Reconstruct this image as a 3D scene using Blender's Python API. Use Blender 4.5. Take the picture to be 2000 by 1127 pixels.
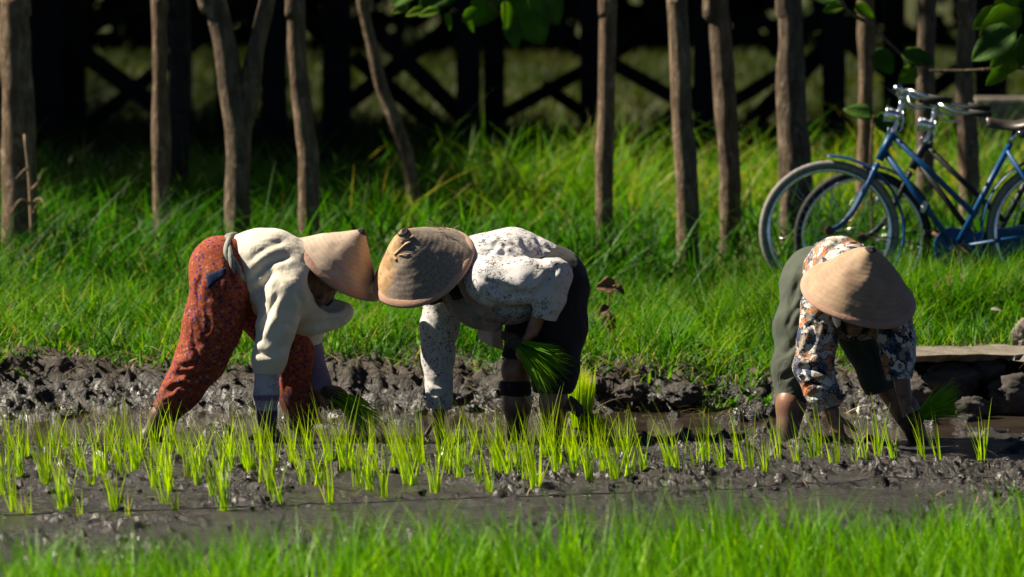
import bpy, math, random
import numpy as np
from mathutils import Vector, Matrix
from mathutils.bvhtree import BVHTree

for o in list(bpy.data.objects):
    bpy.data.objects.remove(o)
scene = bpy.context.scene
COL = scene.collection
random.seed(7)
RNG = np.random.default_rng(11)

# ------------------------------------------------------------------ camera
CAM_H = 2.0
FPX = 9400.0                       # focal length in pixels of the 2000 px wide photograph
PITCH = math.atan(0.06899)
cam_d = bpy.data.cameras.new('camera')
cam = bpy.data.objects.new('camera', cam_d)
COL.objects.link(cam)
cam.location = (0, 0, CAM_H)
cam.rotation_euler = (math.pi / 2 - PITCH, 0, 0)
cam_d.sensor_width = 36
cam_d.lens = 36 * FPX / 2000
cam_d.clip_start = 0.5
cam_d.clip_end = 2000
cam_d.dof.use_dof = True
cam_d.dof.focus_distance = 19.4
cam_d.dof.aperture_fstop = 3.2
scene.camera = cam

# ------------------------------------------------------------------ sky and sun
SUN_EL = math.radians(45)
SUN_B = math.radians(13)           # how far behind the picture plane the sun stands, on the left
SDIR = Vector((-math.cos(SUN_EL) * math.cos(SUN_B), math.cos(SUN_EL) * math.sin(SUN_B), math.sin(SUN_EL)))
world = bpy.data.worlds.new('World')
scene.world = world
world.use_nodes = True
wn = world.node_tree
for n in list(wn.nodes):
    wn.nodes.remove(n)
sky = wn.nodes.new('ShaderNodeTexSky')
sky.sky_type = 'NISHITA'
sky.sun_disc = False
sky.altitude = 3000
sky.air_density = 0.28
sky.dust_density = 0.2
sky.sun_elevation = SUN_EL
sky.sun_rotation = math.atan2(SDIR.x, SDIR.y)
bg = wn.nodes.new('ShaderNodeBackground')
bg.inputs['Strength'].default_value = 0.05
wo = wn.nodes.new('ShaderNodeOutputWorld')
wn.links.new(sky.outputs[0], bg.inputs[0])
wn.links.new(bg.outputs[0], wo.inputs[0])

sun_d = bpy.data.lights.new('sun', 'SUN')
sun_d.energy = 5.0
sun_d.angle = math.radians(0.5)
sun_d.color = (1.0, 0.90, 0.72)
sun = bpy.data.objects.new('sun', sun_d)
COL.objects.link(sun)
sun.location = (-8, 20, 14)
sun.rotation_euler = SDIR.to_track_quat('Z', 'Y').to_euler()

scene.view_settings.view_transform = 'Standard'
scene.view_settings.look = 'None'
scene.view_settings.exposure = 1.05
scene.view_settings.gamma = 1.0
scene.render.engine = 'CYCLES'
scene.cycles.max_bounces = 6
scene.cycles.diffuse_bounces = 3
scene.cycles.glossy_bounces = 3
scene.cycles.transmission_bounces = 4
scene.cycles.transparent_max_bounces = 6
scene.cycles.caustics_reflective = False
scene.cycles.caustics_refractive = False
scene.cycles.use_denoising = True

# ------------------------------------------------------------------ helpers: places
_F = np.array((0, math.cos(PITCH), -math.sin(PITCH)))
_U = np.array((0, math.sin(PITCH), math.cos(PITCH)))
_R = np.array((1.0, 0, 0))


def P(u, v, y):
    """the point of the place that stands y metres away along the view, seen at u, v"""
    d = _F + _R * ((u - 1000) / FPX) - _U * ((v - 563.5) / FPX)
    return np.array((0, 0, CAM_H)) + d * (y / d[1])


def GP(u, v, z=0.0):
    """the point at height z seen at u, v"""
    d = _F + _R * ((u - 1000) / FPX) - _U * ((v - 563.5) / FPX)
    t = (z - CAM_H) / d[2]
    return np.array((0, 0, CAM_H)) + d * t


def A(*a):
    return np.array(a, dtype=float)


def unit(v):
    v = np.asarray(v, float)
    return v / np.linalg.norm(v)


# ------------------------------------------------------------------ helpers: noise
def _hash(ix, iy, iz, seed):
    h = (ix * 374761393 + iy * 668265263 + iz * 2147483647 + seed * 1274126177) & 0xFFFFFFFF
    h = ((h ^ (h >> 13)) * 1274126177) & 0xFFFFFFFF
    h = h ^ (h >> 16)
    return (h & 0xFFFF) / 32767.5 - 1.0


def vnoise(x, y, z=0.0, seed=0):
    x = np.asarray(x, float); y = np.asarray(y, float); z = np.asarray(z, float)
    x, y, z = np.broadcast_arrays(x, y, z)
    fx = np.floor(x); fy = np.floor(y); fz = np.floor(z)
    ix = fx.astype(np.int64); iy = fy.astype(np.int64); iz = fz.astype(np.int64)
    tx = x - fx; ty = y - fy; tz = z - fz
    tx = tx * tx * tx * (tx * (tx * 6 - 15) + 10); ty = ty * ty * ty * (ty * (ty * 6 - 15) + 10); tz = tz * tz * (3 - 2 * tz)
    r = 0
    for dx in (0, 1):
        wx = tx if dx else 1 - tx
        for dy in (0, 1):
            wy = ty if dy else 1 - ty
            for dz in (0, 1):
                wz = tz if dz else 1 - tz
                r = r + wx * wy * wz * _hash(ix + dx, iy + dy, iz + dz, seed)
    return r


def fbm(x, y, z=0.0, octs=4, seed=0, gain=0.5):
    a = 1.0; s = 0; t = 0; f = 1.0
    for o in range(octs):
        s = s + a * vnoise(x * f + o * 17.3, y * f + o * 5.1, np.asarray(z) * f, seed + o)
        t += a; a *= gain; f *= 2.03
    return s / t


def ridged(x, y, z=0.0, octs=3, seed=0):
    a = 1.0; s = 0; t = 0; f = 1.0
    for o in range(octs):
        s = s + a * (1 - np.abs(vnoise(x * f + o * 7.3, y * f + o * 3.1, np.asarray(z) * f, seed + o)) * 2)
        t += a; a *= 0.5; f *= 2.1
    return s / t


def sstep(a, b, x):
    t = np.clip((x - a) / (b - a), 0, 1)
    return t * t * (3 - 2 * t)


# ------------------------------------------------------------------ helpers: objects
def link(o, parent=None):
    COL.objects.link(o)
    if parent is not None:
        o.parent = parent
    return o


def np_mesh(name, V, F, smooth=True, attrs=None):
    V = np.ascontiguousarray(V, dtype=np.float32)
    me = bpy.data.meshes.new(name)
    if isinstance(F, np.ndarray):
        F = [F]
    nl = sum(f.size for f in F); nf = sum(len(f) for f in F)
    me.vertices.add(len(V)); me.vertices.foreach_set('co', V.ravel())
    me.loops.add(nl); me.polygons.add(nf)
    me.loops.foreach_set('vertex_index', np.concatenate([f.ravel() for f in F]).astype(np.int32))
    st = []; off = 0
    for f in F:
        k = f.shape[1]
        st.append(off + np.arange(len(f)) * k); off += f.size
    me.polygons.foreach_set('loop_start', np.concatenate(st).astype(np.int32))
    me.polygons.foreach_set('use_smooth', np.full(nf, smooth, dtype=bool))
    for k, a in (attrs or {}).items():
        at = me.attributes.new(k, 'FLOAT', 'POINT')
        at.data.foreach_set('value', np.ascontiguousarray(a, dtype=np.float32))
    me.update(calc_edges=True)
    return me


def mobj(name, me, mat, parent=None):
    me.materials.clear()
    me.materials.append(mat)
    return link(bpy.data.objects.new(name, me), parent)


def empty(name, loc=(0, 0, 0)):
    o = bpy.data.objects.new(name, None)
    o.empty_display_size = 0.1
    o.location = loc
    return link(o)


def tag(o, label=None, cat=None, group=None, kind=None):
    if label: o['label'] = label
    if cat: o['category'] = cat
    if group: o['group'] = group
    if kind: o['kind'] = kind
    return o


class Geo:
    """collects polygons of one part"""
    def __init__(s):
        s.v = []; s.f = []; s.n = 0

    def add(s, V, F):
        V = np.asarray(V, float)
        s.v.append(V)
        s.f += [tuple(int(i) + s.n for i in f) for f in F]
        s.n += len(V)
        return s

    def tube(s, pts, rad, seg=8, cap=True, squash=None):
        pts = [np.asarray(p, float) for p in pts]
        n = len(pts)
        if np.isscalar(rad): rad = [rad] * n
        V = []
        prev = None
        for i, p in enumerate(pts):
            t = pts[min(i + 1, n - 1)] - pts[max(i - 1, 0)]
            t = t / (np.linalg.norm(t) + 1e-9)
            if prev is None:
                a = np.cross(t, (0, 0, 1.0))
                if np.linalg.norm(a) < 0.1: a = np.cross(t, (0, 1.0, 0))
            else:
                a = prev - t * np.dot(prev, t)
            a = a / (np.linalg.norm(a) + 1e-9); prev = a
            b = np.cross(t, a)
            for k in range(seg):
                w = 2 * math.pi * k / seg
                V.append(p + rad[i] * (a * math.cos(w) + b * math.sin(w)))
        F = []
        for i in range(n - 1):
            for k in range(seg):
                k2 = (k + 1) % seg
                F.append((i * seg + k, i * seg + k2, (i + 1) * seg + k2, (i + 1) * seg + k))
        if cap:
            F.append(tuple(range(seg))[::-1])
            F.append(tuple((n - 1) * seg + k for k in range(seg)))
        return s.add(V, F)

    def ring(s, c, ax, R, r, n=48, seg=8, a0=0.0, a1=2 * math.pi, flat=1.0):
        ax = unit(ax)
        e1 = np.cross(ax, (0, 0, 1.0))
        if np.linalg.norm(e1) < 0.1: e1 = np.cross(ax, (1.0, 0, 0))
        e1 = unit(e1); e2 = np.cross(ax, e1)
        full = abs(a1 - a0 - 2 * math.pi) < 1e-6
        m = n if full else n + 1
        V = []
        for i in range(m):
            w = a0 + (a1 - a0) * i / n
            d = e1 * math.cos(w) + e2 * math.sin(w)
            for k in range(seg):
                q = 2 * math.pi * k / seg
                V.append(np.asarray(c) + d * (R + r * math.cos(q)) + ax * (r * flat * math.sin(q)))
        F = []
        for i in range(n):
            j = (i + 1) % m
            for k in range(seg):
                k2 = (k + 1) % seg
                F.append((i * seg + k, j * seg + k, j * seg + k2, i * seg + k2))
        return s.add(V, F)

    def lathe(s, prof, c=(0, 0, 0), ax=(0, 0, 1), n=24, close=False):
        ax = unit(ax)
        e1 = np.cross(ax, (0, 0, 1.0))
        if np.linalg.norm(e1) < 0.1: e1 = np.cross(ax, (1.0, 0, 0))
        e1 = unit(e1); e2 = np.cross(ax, e1)
        V = []; m = len(prof)
        for r, z in prof:
            for k in range(n):
                w = 2 * math.pi * k / n
                V.append(np.asarray(c) + ax * z + r * (e1 * math.cos(w) + e2 * math.sin(w)))
        F = []
        for i in range(m if close else m - 1):
            i2 = (i + 1) % m
            for k in range(n):
                k2 = (k + 1) % n
                F.append((i * n + k, i * n + k2, i2 * n + k2, i2 * n + k))
        return s.add(V, F)

    def box(s, c, sz, R=None):
        V = np.array([(x, y, z) for x in (-.5, .5) for y in (-.5, .5) for z in (-.5, .5)]) * np.asarray(sz)
        if R is not None: V = V @ np.asarray(R).T
        V = V + np.asarray(c)
        return s.add(V, [(0, 1, 3, 2), (4, 6, 7, 5), (0, 4, 5, 1), (2, 3, 7, 6), (0, 2, 6, 4), (1, 5, 7, 3)])

    def grid(s, G):
        """G: rows x cols x 3"""
        G = np.asarray(G, float); r, c = G.shape[:2]
        F = [(i * c + j, i * c + j + 1, (i + 1) * c + j + 1, (i + 1) * c + j) for i in range(r - 1) for j in range(c - 1)]
        return s.add(G.reshape(-1, 3), F)

    def build(s, name, mat, parent=None, smooth=True, origin=(0, 0, 0)):
        me = bpy.data.meshes.new(name)
        V = np.concatenate(s.v) - np.asarray(origin)
        me.from_pydata([tuple(p) for p in V], [], s.f)
        me.polygons.foreach_set('use_smooth', np.full(len(s.f), smooth, dtype=bool))
        me.update()
        return mobj(name, me, mat, parent)


def bez(pts, n):
    """smooth curve through points (Catmull-Rom)"""
    p = [np.asarray(q, float) for q in pts]
    p = [2 * p[0] - p[1]] + p + [2 * p[-1] - p[-2]]
    out = []
    m = len(p) - 3
    for i in range(n):
        t = i / (n - 1) * m
        k = min(int(t), m - 1); f = t - k
        a, b, c, d = p[k:k + 4]
        out.append(0.5 * ((2 * b) + (c - a) * f + (2 * a - 5 * b + 4 * c - d) * f * f + (3 * b - a - 3 * c + d) * f ** 3))
    return out


# ------------------------------------------------------------------ helpers: materials
class N:
    def __init__(s, name):
        s.m = bpy.data.materials.new(name); s.m.use_nodes = True
        s.t = s.m.node_tree
        for n in list(s.t.nodes): s.t.nodes.remove(n)
        s.out = s.t.nodes.new('ShaderNodeOutputMaterial')

    def n(s, kind, **kw):
        x = s.t.nodes.new('ShaderNode' + kind)
        for k, v in kw.items(): setattr(x, k, v)
        return x

    def set(s, node, key, val):
        i = node.inputs[key]
        if isinstance(val, bpy.types.NodeSocket): s.t.links.new(val, i)
        elif isinstance(val, (tuple, list)) and len(val) == 3 and i.type == 'RGBA': i.default_value = (*val, 1)
        else: i.default_value = val

    def coord(s, kind='Object', scale=None):
        c = s.n('TexCoord').outputs[kind]
        if scale is not None:
            m = s.n('Mapping'); s.set(m, 'Vector', c); s.set(m, 'Scale', scale); c = m.outputs[0]
        return c

    def noise(s, vec, scale, detail=4, rough=0.55, out='Fac', dist=0.0):
        x = s.n('TexNoise'); s.set(x, 'Vector', vec); s.set(x, 'Scale', scale); s.set(x, 'Detail', detail); s.set(x, 'Roughness', rough); s.set(x, 'Distortion', dist)
        return x.outputs[out]

    def voro(s, vec, scale, feature='F1', out='Distance', rnd=1.0):
        x = s.n('TexVoronoi', feature=feature); s.set(x, 'Vector', vec); s.set(x, 'Scale', scale); s.set(x, 'Randomness', rnd)
        return x.outputs[out]

    def ramp(s, fac, stops, interp='LINEAR'):
        x = s.n('ValToRGB'); s.set(x, 'Fac', fac)
        r = x.color_ramp; r.interpolation = interp
        while len(r.elements) < len(stops): r.elements.new(0.5)
        for e, (p, c) in zip(r.elements, stops):
            e.position = p; e.color = (*c, 1) if len(c) == 3 else c
        return x.outputs['Color']

    def maprange(s, v, a, b, c=0.0, d=1.0):
        x = s.n('MapRange'); s.set(x, 0, v); s.set(x, 1, a); s.set(x, 2, b); s.set(x, 3, c); s.set(x, 4, d)
        return x.outputs[0]

    def math(s, op, a, b=0.0, c=None):
        x = s.n('Math', operation=op); s.set(x, 0, a); s.set(x, 1, b)
        if c is not None: s.set(x, 2, c)
        return x.outputs[0]

    def mix(s, f, a, b, mode='MIX'):
        x = s.n('Mix', data_type='RGBA', blend_type=mode)
        s.set(x, 0, f); s.set(x, 6, a); s.set(x, 7, b)
        return x.outputs[2]

    def bump(s, h, strength=0.3, dist=0.01):
        x = s.n('Bump'); s.set(x, 'Height', h); s.set(x, 'Strength', strength); s.set(x, 'Distance', dist)
        return x.outputs[0]

    def posz(s):
        g = s.n('NewGeometry'); x = s.n('SeparateXYZ'); s.set(x, 0, g.outputs['Position'])
        return x.outputs['Z']

    def pbr(s, color, rough=0.7, spec=0.5, metal=0.0, normal=None, sheen=0.0, coat=0.0):
        b = s.n('BsdfPrincipled')
        s.set(b, 'Base Color', color); s.set(b, 'Roughness', rough); s.set(b, 'Specular IOR Level', spec); s.set(b, 'Metallic', metal)
        if normal is not None: s.set(b, 'Normal', normal)
        if sheen: s.set(b, 'Sheen Weight', sheen)
        if coat: s.set(b, 'Coat Weight', coat)
        return b.outputs[0]

    def done(s, sh):
        s.t.links.new(sh, s.out.inputs['Surface'])
        return s.m

    def leafy(s, color, trans=0.45, rough=0.45, spec=0.4, tcol=None, normal=None):
        p = s.pbr(color, rough, spec, normal=normal)
        t = s.n('BsdfTranslucent'); s.set(t, 'Color', tcol if tcol is not None else color)
        mx = s.n('MixShader'); s.set(mx, 0, trans)
        s.t.links.new(p, mx.inputs[1]); s.t.links.new(t.outputs[0], mx.inputs[2])
        return s.done(mx.outputs[0])

    def attr(s, name):
        a = s.n('Attribute'); a.attribute_name = name
        return a.outputs['Fac']


def simple(name, col, rough=0.6, spec=0.5, metal=0.0, var=0.25, scale=40.0, bump=0.0, coat=0.0):
    m = N(name); c = m.coord()
    f = m.noise(c, scale, 4)
    dark = tuple(x * (1 - var) for x in col); lite = tuple(min(1, x * (1 + var)) for x in col)
    color = m.ramp(f, [(0.3, dark), (0.7, lite)])
    nrm = m.bump(f, bump, 0.01) if bump else None
    return m.done(m.pbr(color, rough, spec, metal, nrm, coat=coat))


# ================================================================== materials of the setting
def mat_mud():
    m = N('mud'); c = m.coord()
    z = m.posz()
    n1 = m.noise(c, 3.0, 5, 0.6); n2 = m.noise(c, 38.0, 7, 0.7); n3 = m.noise(c, 110, 4)
    wob = m.math('ADD', z, m.math('MULTIPLY', m.math('SUBTRACT', n1, 0.5), 0.10))
    dry = m.maprange(wob, 0.055, 0.14)
    wetc = m.ramp(n2, [(0.3, (0.009, 0.0075, 0.0065)), (0.55, (0.020, 0.0165, 0.0145)), (0.8, (0.042, 0.035, 0.031))])
    dryc = m.ramp(n2, [(0.3, (0.014, 0.010, 0.0065)), (0.5, (0.048, 0.035, 0.024)), (0.75, (0.12, 0.09, 0.062))])
    col = m.mix(dry, wetc, dryc)
    rw = m.maprange(n1, 0.4, 0.6, 0.16, 0.36)
    rough = m.math('ADD', rw, m.math('MULTIPLY', dry, 0.45))
    h = m.math('ADD', m.math('MULTIPLY', n2, 0.7), m.math('MULTIPLY', n3, 0.3))
    return m.done(m.pbr(col, rough, 0.5, normal=m.bump(h, 0.9, 0.03)))


def mat_soil():
    m = N('soil'); c = m.coord()
    n1 = m.noise(c, 0.6, 5, 0.6); n2 = m.noise(c, 14.0, 6, 0.65)
    col = m.mix(m.maprange(n1, 0.35, 0.65), m.ramp(n2, [(0.3, (0.022, 0.03, 0.008)), (0.7, (0.05, 0.075, 0.015))]),
                m.ramp(n2, [(0.3, (0.03, 0.026, 0.015)), (0.7, (0.07, 0.065, 0.03))]))
    return m.done(m.pbr(col, 0.95, 0.1, normal=m.bump(n2, 0.6, 0.05)))


def mat_water():
    m = N('water'); c = m.coord()
    n = m.noise(c, 7.0, 3, 0.5); n2 = m.noise(c, 40.0, 2)
    h = m.math('ADD', n, m.math('MULTIPLY', n2, 0.15))
    silt = m.ramp(m.noise(c, 2.5, 4), [(0.35, (0.030, 0.022, 0.016)), (0.7, (0.07, 0.055, 0.043))])
    return m.done(m.pbr(silt, 0.06, 0.5, normal=m.bump(h, 0.10, 0.03)))


def mat_blade(name, stops, dry=None, trans=0.5, rough=0.5, spec=0.18, tboost=1.3):
    m = N(name)
    r = m.attr('rnd'); t = m.attr('tip')
    col = m.ramp(r, stops)
    if dry: col = m.mix(m.math('MULTIPLY', m.maprange(t, 0.55, 1.0), m.maprange(r, 0.45, 1.0)), col, dry)
    tc = m.mix(1.0, col, (tboost, tboost, tboost * 0.3), 'MULTIPLY')
    return m.leafy(col, trans, rough, spec, tcol=tc)


M = {}
M['mud'] = mat_mud()
M['soil'] = mat_soil()
M['water'] = mat_water()
M['grass_short'] = mat_blade('grass_short', [(0.0, (0.012, 0.065, 0.003)), (0.45, (0.055, 0.20, 0.005)), (0.86, (0.17, 0.34, 0.008)), (0.93, (0.30, 0.30, 0.06)), (1.0, (0.33, 0.25, 0.12))], trans=0.45)
M['grass_tall'] = mat_blade('grass_tall', [(0.0, (0.011, 0.065, 0.002)), (0.5, (0.052, 0.20, 0.003)), (0.9, (0.165, 0.31, 0.005)), (1.0, (0.32, 0.30, 0.07))], trans=0.45)
M['grass_seed'] = mat_blade('grass_seed', [(0.0, (0.10, 0.16, 0.03)), (1.0, (0.26, 0.29, 0.11))], trans=0.4)
M['rice_near'] = mat_blade('rice_near', [(0.0, (0.05, 0.20, 0.002)), (0.5, (0.13, 0.36, 0.004)), (1.0, (0.28, 0.48, 0.006))], trans=0.45, rough=0.45)
M['seedling'] = mat_blade('seedling', [(0.0, (0.22, 0.42, 0.004)), (0.55, (0.40, 0.60, 0.006)), (0.93, (0.54, 0.66, 0.010)), (1.0, (0.55, 0.44, 0.10))], dry=(0.50, 0.38, 0.06), trans=0.55)
M['bundle'] = mat_blade('bundle', [(0.0, (0.09, 0.28, 0.008)), (0.6, (0.20, 0.46, 0.014)), (1.0, (0.36, 0.56, 0.02))], trans=0.5)
M['straw'] = mat_blade('straw', [(0.0, (0.12, 0.08, 0.045)), (0.6, (0.32, 0.23, 0.13)), (1.0, (0.52, 0.42, 0.27))], trans=0.15, rough=0.7, spec=0.2)
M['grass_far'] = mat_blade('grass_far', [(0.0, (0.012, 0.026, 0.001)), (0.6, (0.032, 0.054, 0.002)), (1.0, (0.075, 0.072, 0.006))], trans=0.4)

# ================================================================== ground
XR = 3.0


def bank_line(x):
    return 21.22 + 0.10 * fbm(x * 1.1, 3.7, octs=3, seed=4) - 0.10 * sstep(1.45, 1.75, x)


def bank_height(x):
    return 0.165 + 0.05 * fbm(x * 1.7, 9.1, octs=3, seed=6) - 0.10 * sstep(0.75, 0.95, x) * sstep(1.35, 1.15, x) + 0.03 * sstep(1.5, 1.8, x) + 0.03 * sstep(-1.6, -2.0, x)


def ground_z(x, y):
    x = np.asarray(x, float); y = np.asarray(y, float)
    # trodden paddy mud: crumbs standing on smooth slurry
    big = fbm(x * 2.2, y * 2.2, octs=3, seed=1)
    mid = fbm(x * 15, y * 15, octs=3, seed=2)
    cr = ridged(x * 34, y * 34, octs=3, seed=3)
    crumb = np.clip(mid + 0.3 * big + 0.12, 0, 1)
    z = 0.012 * big + crumb * (0.022 + 0.050 * cr) * sstep(-0.25, 0.25, big + 0.5 * fbm(x * .9, y * 3.2, seed=12) + 0.12)
    z = np.maximum(z, -0.004 + 0.002 * fbm(x * 5, y * 14, seed=8))
    # pool behind the planted rows
    pool = sstep(19.70, 20.05, y + 0.14 * big - 0.05 * (x + 2))
    z = z - 0.075 * pool + pool * 0.075 * sstep(0.22, 0.6, fbm(x * 4.0, y * 6, octs=4, seed=31) + 0.20 * sstep(1.2, 2.0, x))
    # bank
    bl = bank_line(x)
    t = sstep(bl, bl + 0.34, y)
    bh = bank_height(x)
    lump = fbm(x * 4.2, y * 4.2, octs=5, seed=21, gain=0.62)
    rid = ridged(x * 6.5 + 2 * lump, y * 6.5, octs=4, seed=22)
    face = sstep(bl - 0.05, bl + 0.12, y) * (1 - sstep(bl + 0.45, bl + 0.85, y))
    z = z * (1 - t) + t * bh + face * (0.055 * lump + 0.026 * (rid - 0.4) + 0.026 * ridged(x * 27, y * 27, octs=3, seed=24))
    z = z + 0.04 * t * sstep(bl + 0.3, bl + 1.0, y) + 0.20 * sstep(22.0, 33.0, y) * t + t * 0.05 * fbm(x * 0.7, y * 0.7, octs=3, seed=25) * sstep(21.9, 23, y)
    # the far ground
    z = z + 0.5 * sstep(60, 110, y) * fbm(x * 0.03, y * 0.03, seed=27)
    return z


def tensor_sheet(name, xs, ys, mat, zadd=0.0):
    X, Y = np.meshgrid(xs, ys)
    Z = ground_z(X, Y) + zadd
    V = np.stack([X, Y, Z], -1).reshape(-1, 3)
    c = len(xs); r = len(ys)
    i = np.arange(r - 1)[:, None] * c + np.arange(c - 1)[None, :]
    F = np.stack([i, i + 1, i + c + 1, i + c], -1).reshape(-1, 4)
    o = mobj(name, np_mesh(name, V, F), mat)
    tag(o, kind='structure')
    return o


xs_f = np.concatenate([-np.geomspace(300, 3.2, 40), np.arange(-3.0, 3.0001, 0.015), np.geomspace(3.2, 300, 40)])
ys_f = np.concatenate([np.linspace(-30, 13.5, 40), np.arange(13.6, 15.6, 0.04), np.arange(15.6, 22.0, 0.0135)])
tensor_sheet('paddy_mud', xs_f, ys_f, M['mud'])
y0 = ys_f[-1]
xs_c = np.concatenate([-np.geomspace(300, 5.2, 30), np.arange(-5, 5.001, 0.1), np.geomspace(5.2, 300, 30)])
ys_c = np.concatenate([np.arange(y0 - 0.1, 34, 0.1), np.geomspace(34.2, 600, 60)])
tensor_sheet('ground', xs_c, ys_c, M['soil'], -0.006)

g = Geo(); g.grid([[(-40, 19.3, -0.014), (40, 19.3, -0.014)], [(-40, 21.6, -0.014), (40, 21.6, -0.014)]])
tag(g.build('water', M['water']), kind='structure')


# ================================================================== blades of grass
def blades(base, h, az, lean, bend, width, seg=3, rnd=None, face=None, droop=0.0, rng=RNG):
    """one ribbon per base point; az = direction of leaning"""
    n = len(base)
    h = np.broadcast_to(h, n); lean = np.broadcast_to(lean, n); bend = np.broadcast_to(bend, n); width = np.broadcast_to(width, n)
    droop = np.broadcast_to(droop, n)
    d = np.stack([np.cos(az), np.sin(az), np.zeros(n)], 1)
    fa = az + math.pi / 2 + rng.uniform(-0.9, 0.9, n) if face is None else face
    w = np.stack([np.cos(fa), np.sin(fa), np.zeros(n)], 1)
    V = np.empty((n, (seg + 1) * 2, 3)); T = np.empty((n, (seg + 1) * 2))
    for k in range(seg + 1):
        t = k / seg
        p = base + d * (h * (lean * t + bend * t * t))[:, None]
        p[:, 2] += h * (t - droop * t ** 2.2)
        ww = width * (0.55 + 0.45 * math.sin(math.pi * min(1, t * 1.6 + 0.1))) * (1 - t ** 2.2) + 0.0004
        V[:, 2 * k] = p - w * ww[:, None] * 0.5
        V[:, 2 * k + 1] = p + w * ww[:, None] * 0.5
        T[:, 2 * k:2 * k + 2] = t
    i = (np.arange(n) * (seg + 1) * 2)[:, None] + (np.arange(seg) * 2)[None, :]
    F = np.stack([i, i + 1, i + 3, i + 2], -1).reshape(-1, 4)
    rnd = rng.random(n) if rnd is None else rnd
    return V.reshape(-1, 3), F, np.repeat(rnd, (seg + 1) * 2), T.reshape(-1)


def merge(lst):
    V = []; F = []; Rn = []; T = []; o = 0
    for v, f, r, t in lst:
        V.append(v); F.append(f + o); Rn.append(r); T.append(t); o += len(v)
    return np.concatenate(V), np.concatenate(F), np.concatenate(Rn), np.concatenate(T)


def blade_obj(name, lst, mat, parent=None, origin=(0, 0, 0)):
    V, F, r, t = merge(lst)
    return mobj(name, np_mesh(name, V - np.asarray(origin), F, False, {'rnd': r, 'tip': t}), mat, parent)


def scatter(n, x0, x1, ya, yb, keep=None, rng=RNG):
    x = rng.uniform(x0, x1, n); y = rng.uniform(ya, yb, n)
    if keep is not None:
        k = keep(x, y) > rng.random(n); x = x[k]; y = y[k]
    return np.stack([x, y, ground_z(x, y)], 1)


def frng(y, m=0.5):
    return 0.1064 * y + m          # half the width in view at distance y


def patch(x, y, f, seed):
    return fbm(x * f, y * f, octs=3, seed=seed)


# ---- short grass on the bank, from its broken edge back to the trees
def edge(x, y):
    bl = bank_line(x) + 0.27 + 0.16 * patch(x, y, 2.6, 41) - 0.60 * np.exp(-((x - 1.02) / 0.24) ** 2) + 0.10 * sstep(1.6, 1.9, x)
    return sstep(bl - 0.04, bl + 0.16, y) * np.clip(0.62 + 1.1 * patch(x, y, 3.0, 42), 0.12, 1)


b = scatter(52000, -3.2, 3.2, 21.1, 25.6, edge)
n = len(b)
cl = patch(b[:, 0], b[:, 1], 2.4, 43)
hh = (0.115 + 0.12 * cl + 0.03 * (b[:, 1] - 21.5) + 0.17 * np.exp(-((b[:, 1] - 23.35) / 0.4) ** 2) * sstep(0.9, 1.4, b[:, 0])) * RNG.uniform(0.55, 1.3, n)
hh = np.clip(hh, 0.045, 0.42)
rn = np.clip(0.44 + 0.45 * patch(b[:, 0], b[:, 1], 1.6, 44) + RNG.normal(0, 0.24, n), 0, 0.9)
dry = RNG.random(n) < 0.035 + 0.05 * (b[:, 1] < 22.0)
rn = np.where(dry, RNG.uniform(0.92, 1, n), rn)
l1 = blades(b, hh, RNG.uniform(0, 6.283, n), RNG.uniform(0, 0.6, n), RNG.uniform(0.1, 0.9, n), RNG.uniform(0.005, 0.012, n), 3, rn, droop=RNG.uniform(0, 0.35, n))
# broad low leaves near the edge
b = scatter(5200, -3.2, 3.2, 21.3, 23.2, edge)
n = len(b)
l2 = blades(b, RNG.uniform(0.03, 0.10, n), RNG.uniform(0, 6.283, n), RNG.uniform(0.2, 1.0, n), RNG.uniform(0.2, 0.9, n), RNG.uniform(0.012, 0.03, n), 3, np.clip(RNG.normal(0.5, 0.2, n), 0, 0.9), droop=RNG.uniform(0.1, 0.5, n))
b = scatter(3600, 0.95, 2.9, 23.05, 23.78)
n = len(b)
l3 = blades(b, RNG.uniform(0.22, 0.43, n), RNG.uniform(0, 6.283, n), RNG.uniform(0, 0.45, n), RNG.uniform(0.1, 0.8, n), RNG.uniform(0.005, 0.012, n), 4, np.clip(RNG.normal(0.5, 0.24, n), 0, 1), droop=RNG.uniform(0, 0.35, n))
# taller tussocks and weeds standing out of the short grass
c0 = scatter(60, -3.0, 3.0, 21.7, 24.4)
pick = RNG.integers(0, len(c0), 2600)
b = c0[pick] + np.concatenate([RNG.normal(0, 0.035, (2600, 2)), np.zeros((2600, 1))], 1)
n = len(b)
l4 = blades(b, RNG.uniform(0.12, 0.30, n), RNG.uniform(0, 6.283, n), RNG.uniform(0.1, 0.7, n), RNG.uniform(0.1, 0.9, n), RNG.uniform(0.005, 0.011, n), 4, np.clip(0.35 + 0.5 * ((pick * 0.618) % 1.0) + RNG.normal(0, 0.1, n), 0, 0.95), droop=RNG.uniform(0.1, 0.5, n))
tag(blade_obj('bank_grass', [l1, l2, l3, l4], M['grass_short']), 'short bright green grass covering the bank behind the three farmers', 'grass', kind='stuff')

# ---- tall grass among the trees
def tallk(x, y):
    return np.clip(0.58 + 1.4 * patch(x, y, 1.5, 51), 0.16, 1)


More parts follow.
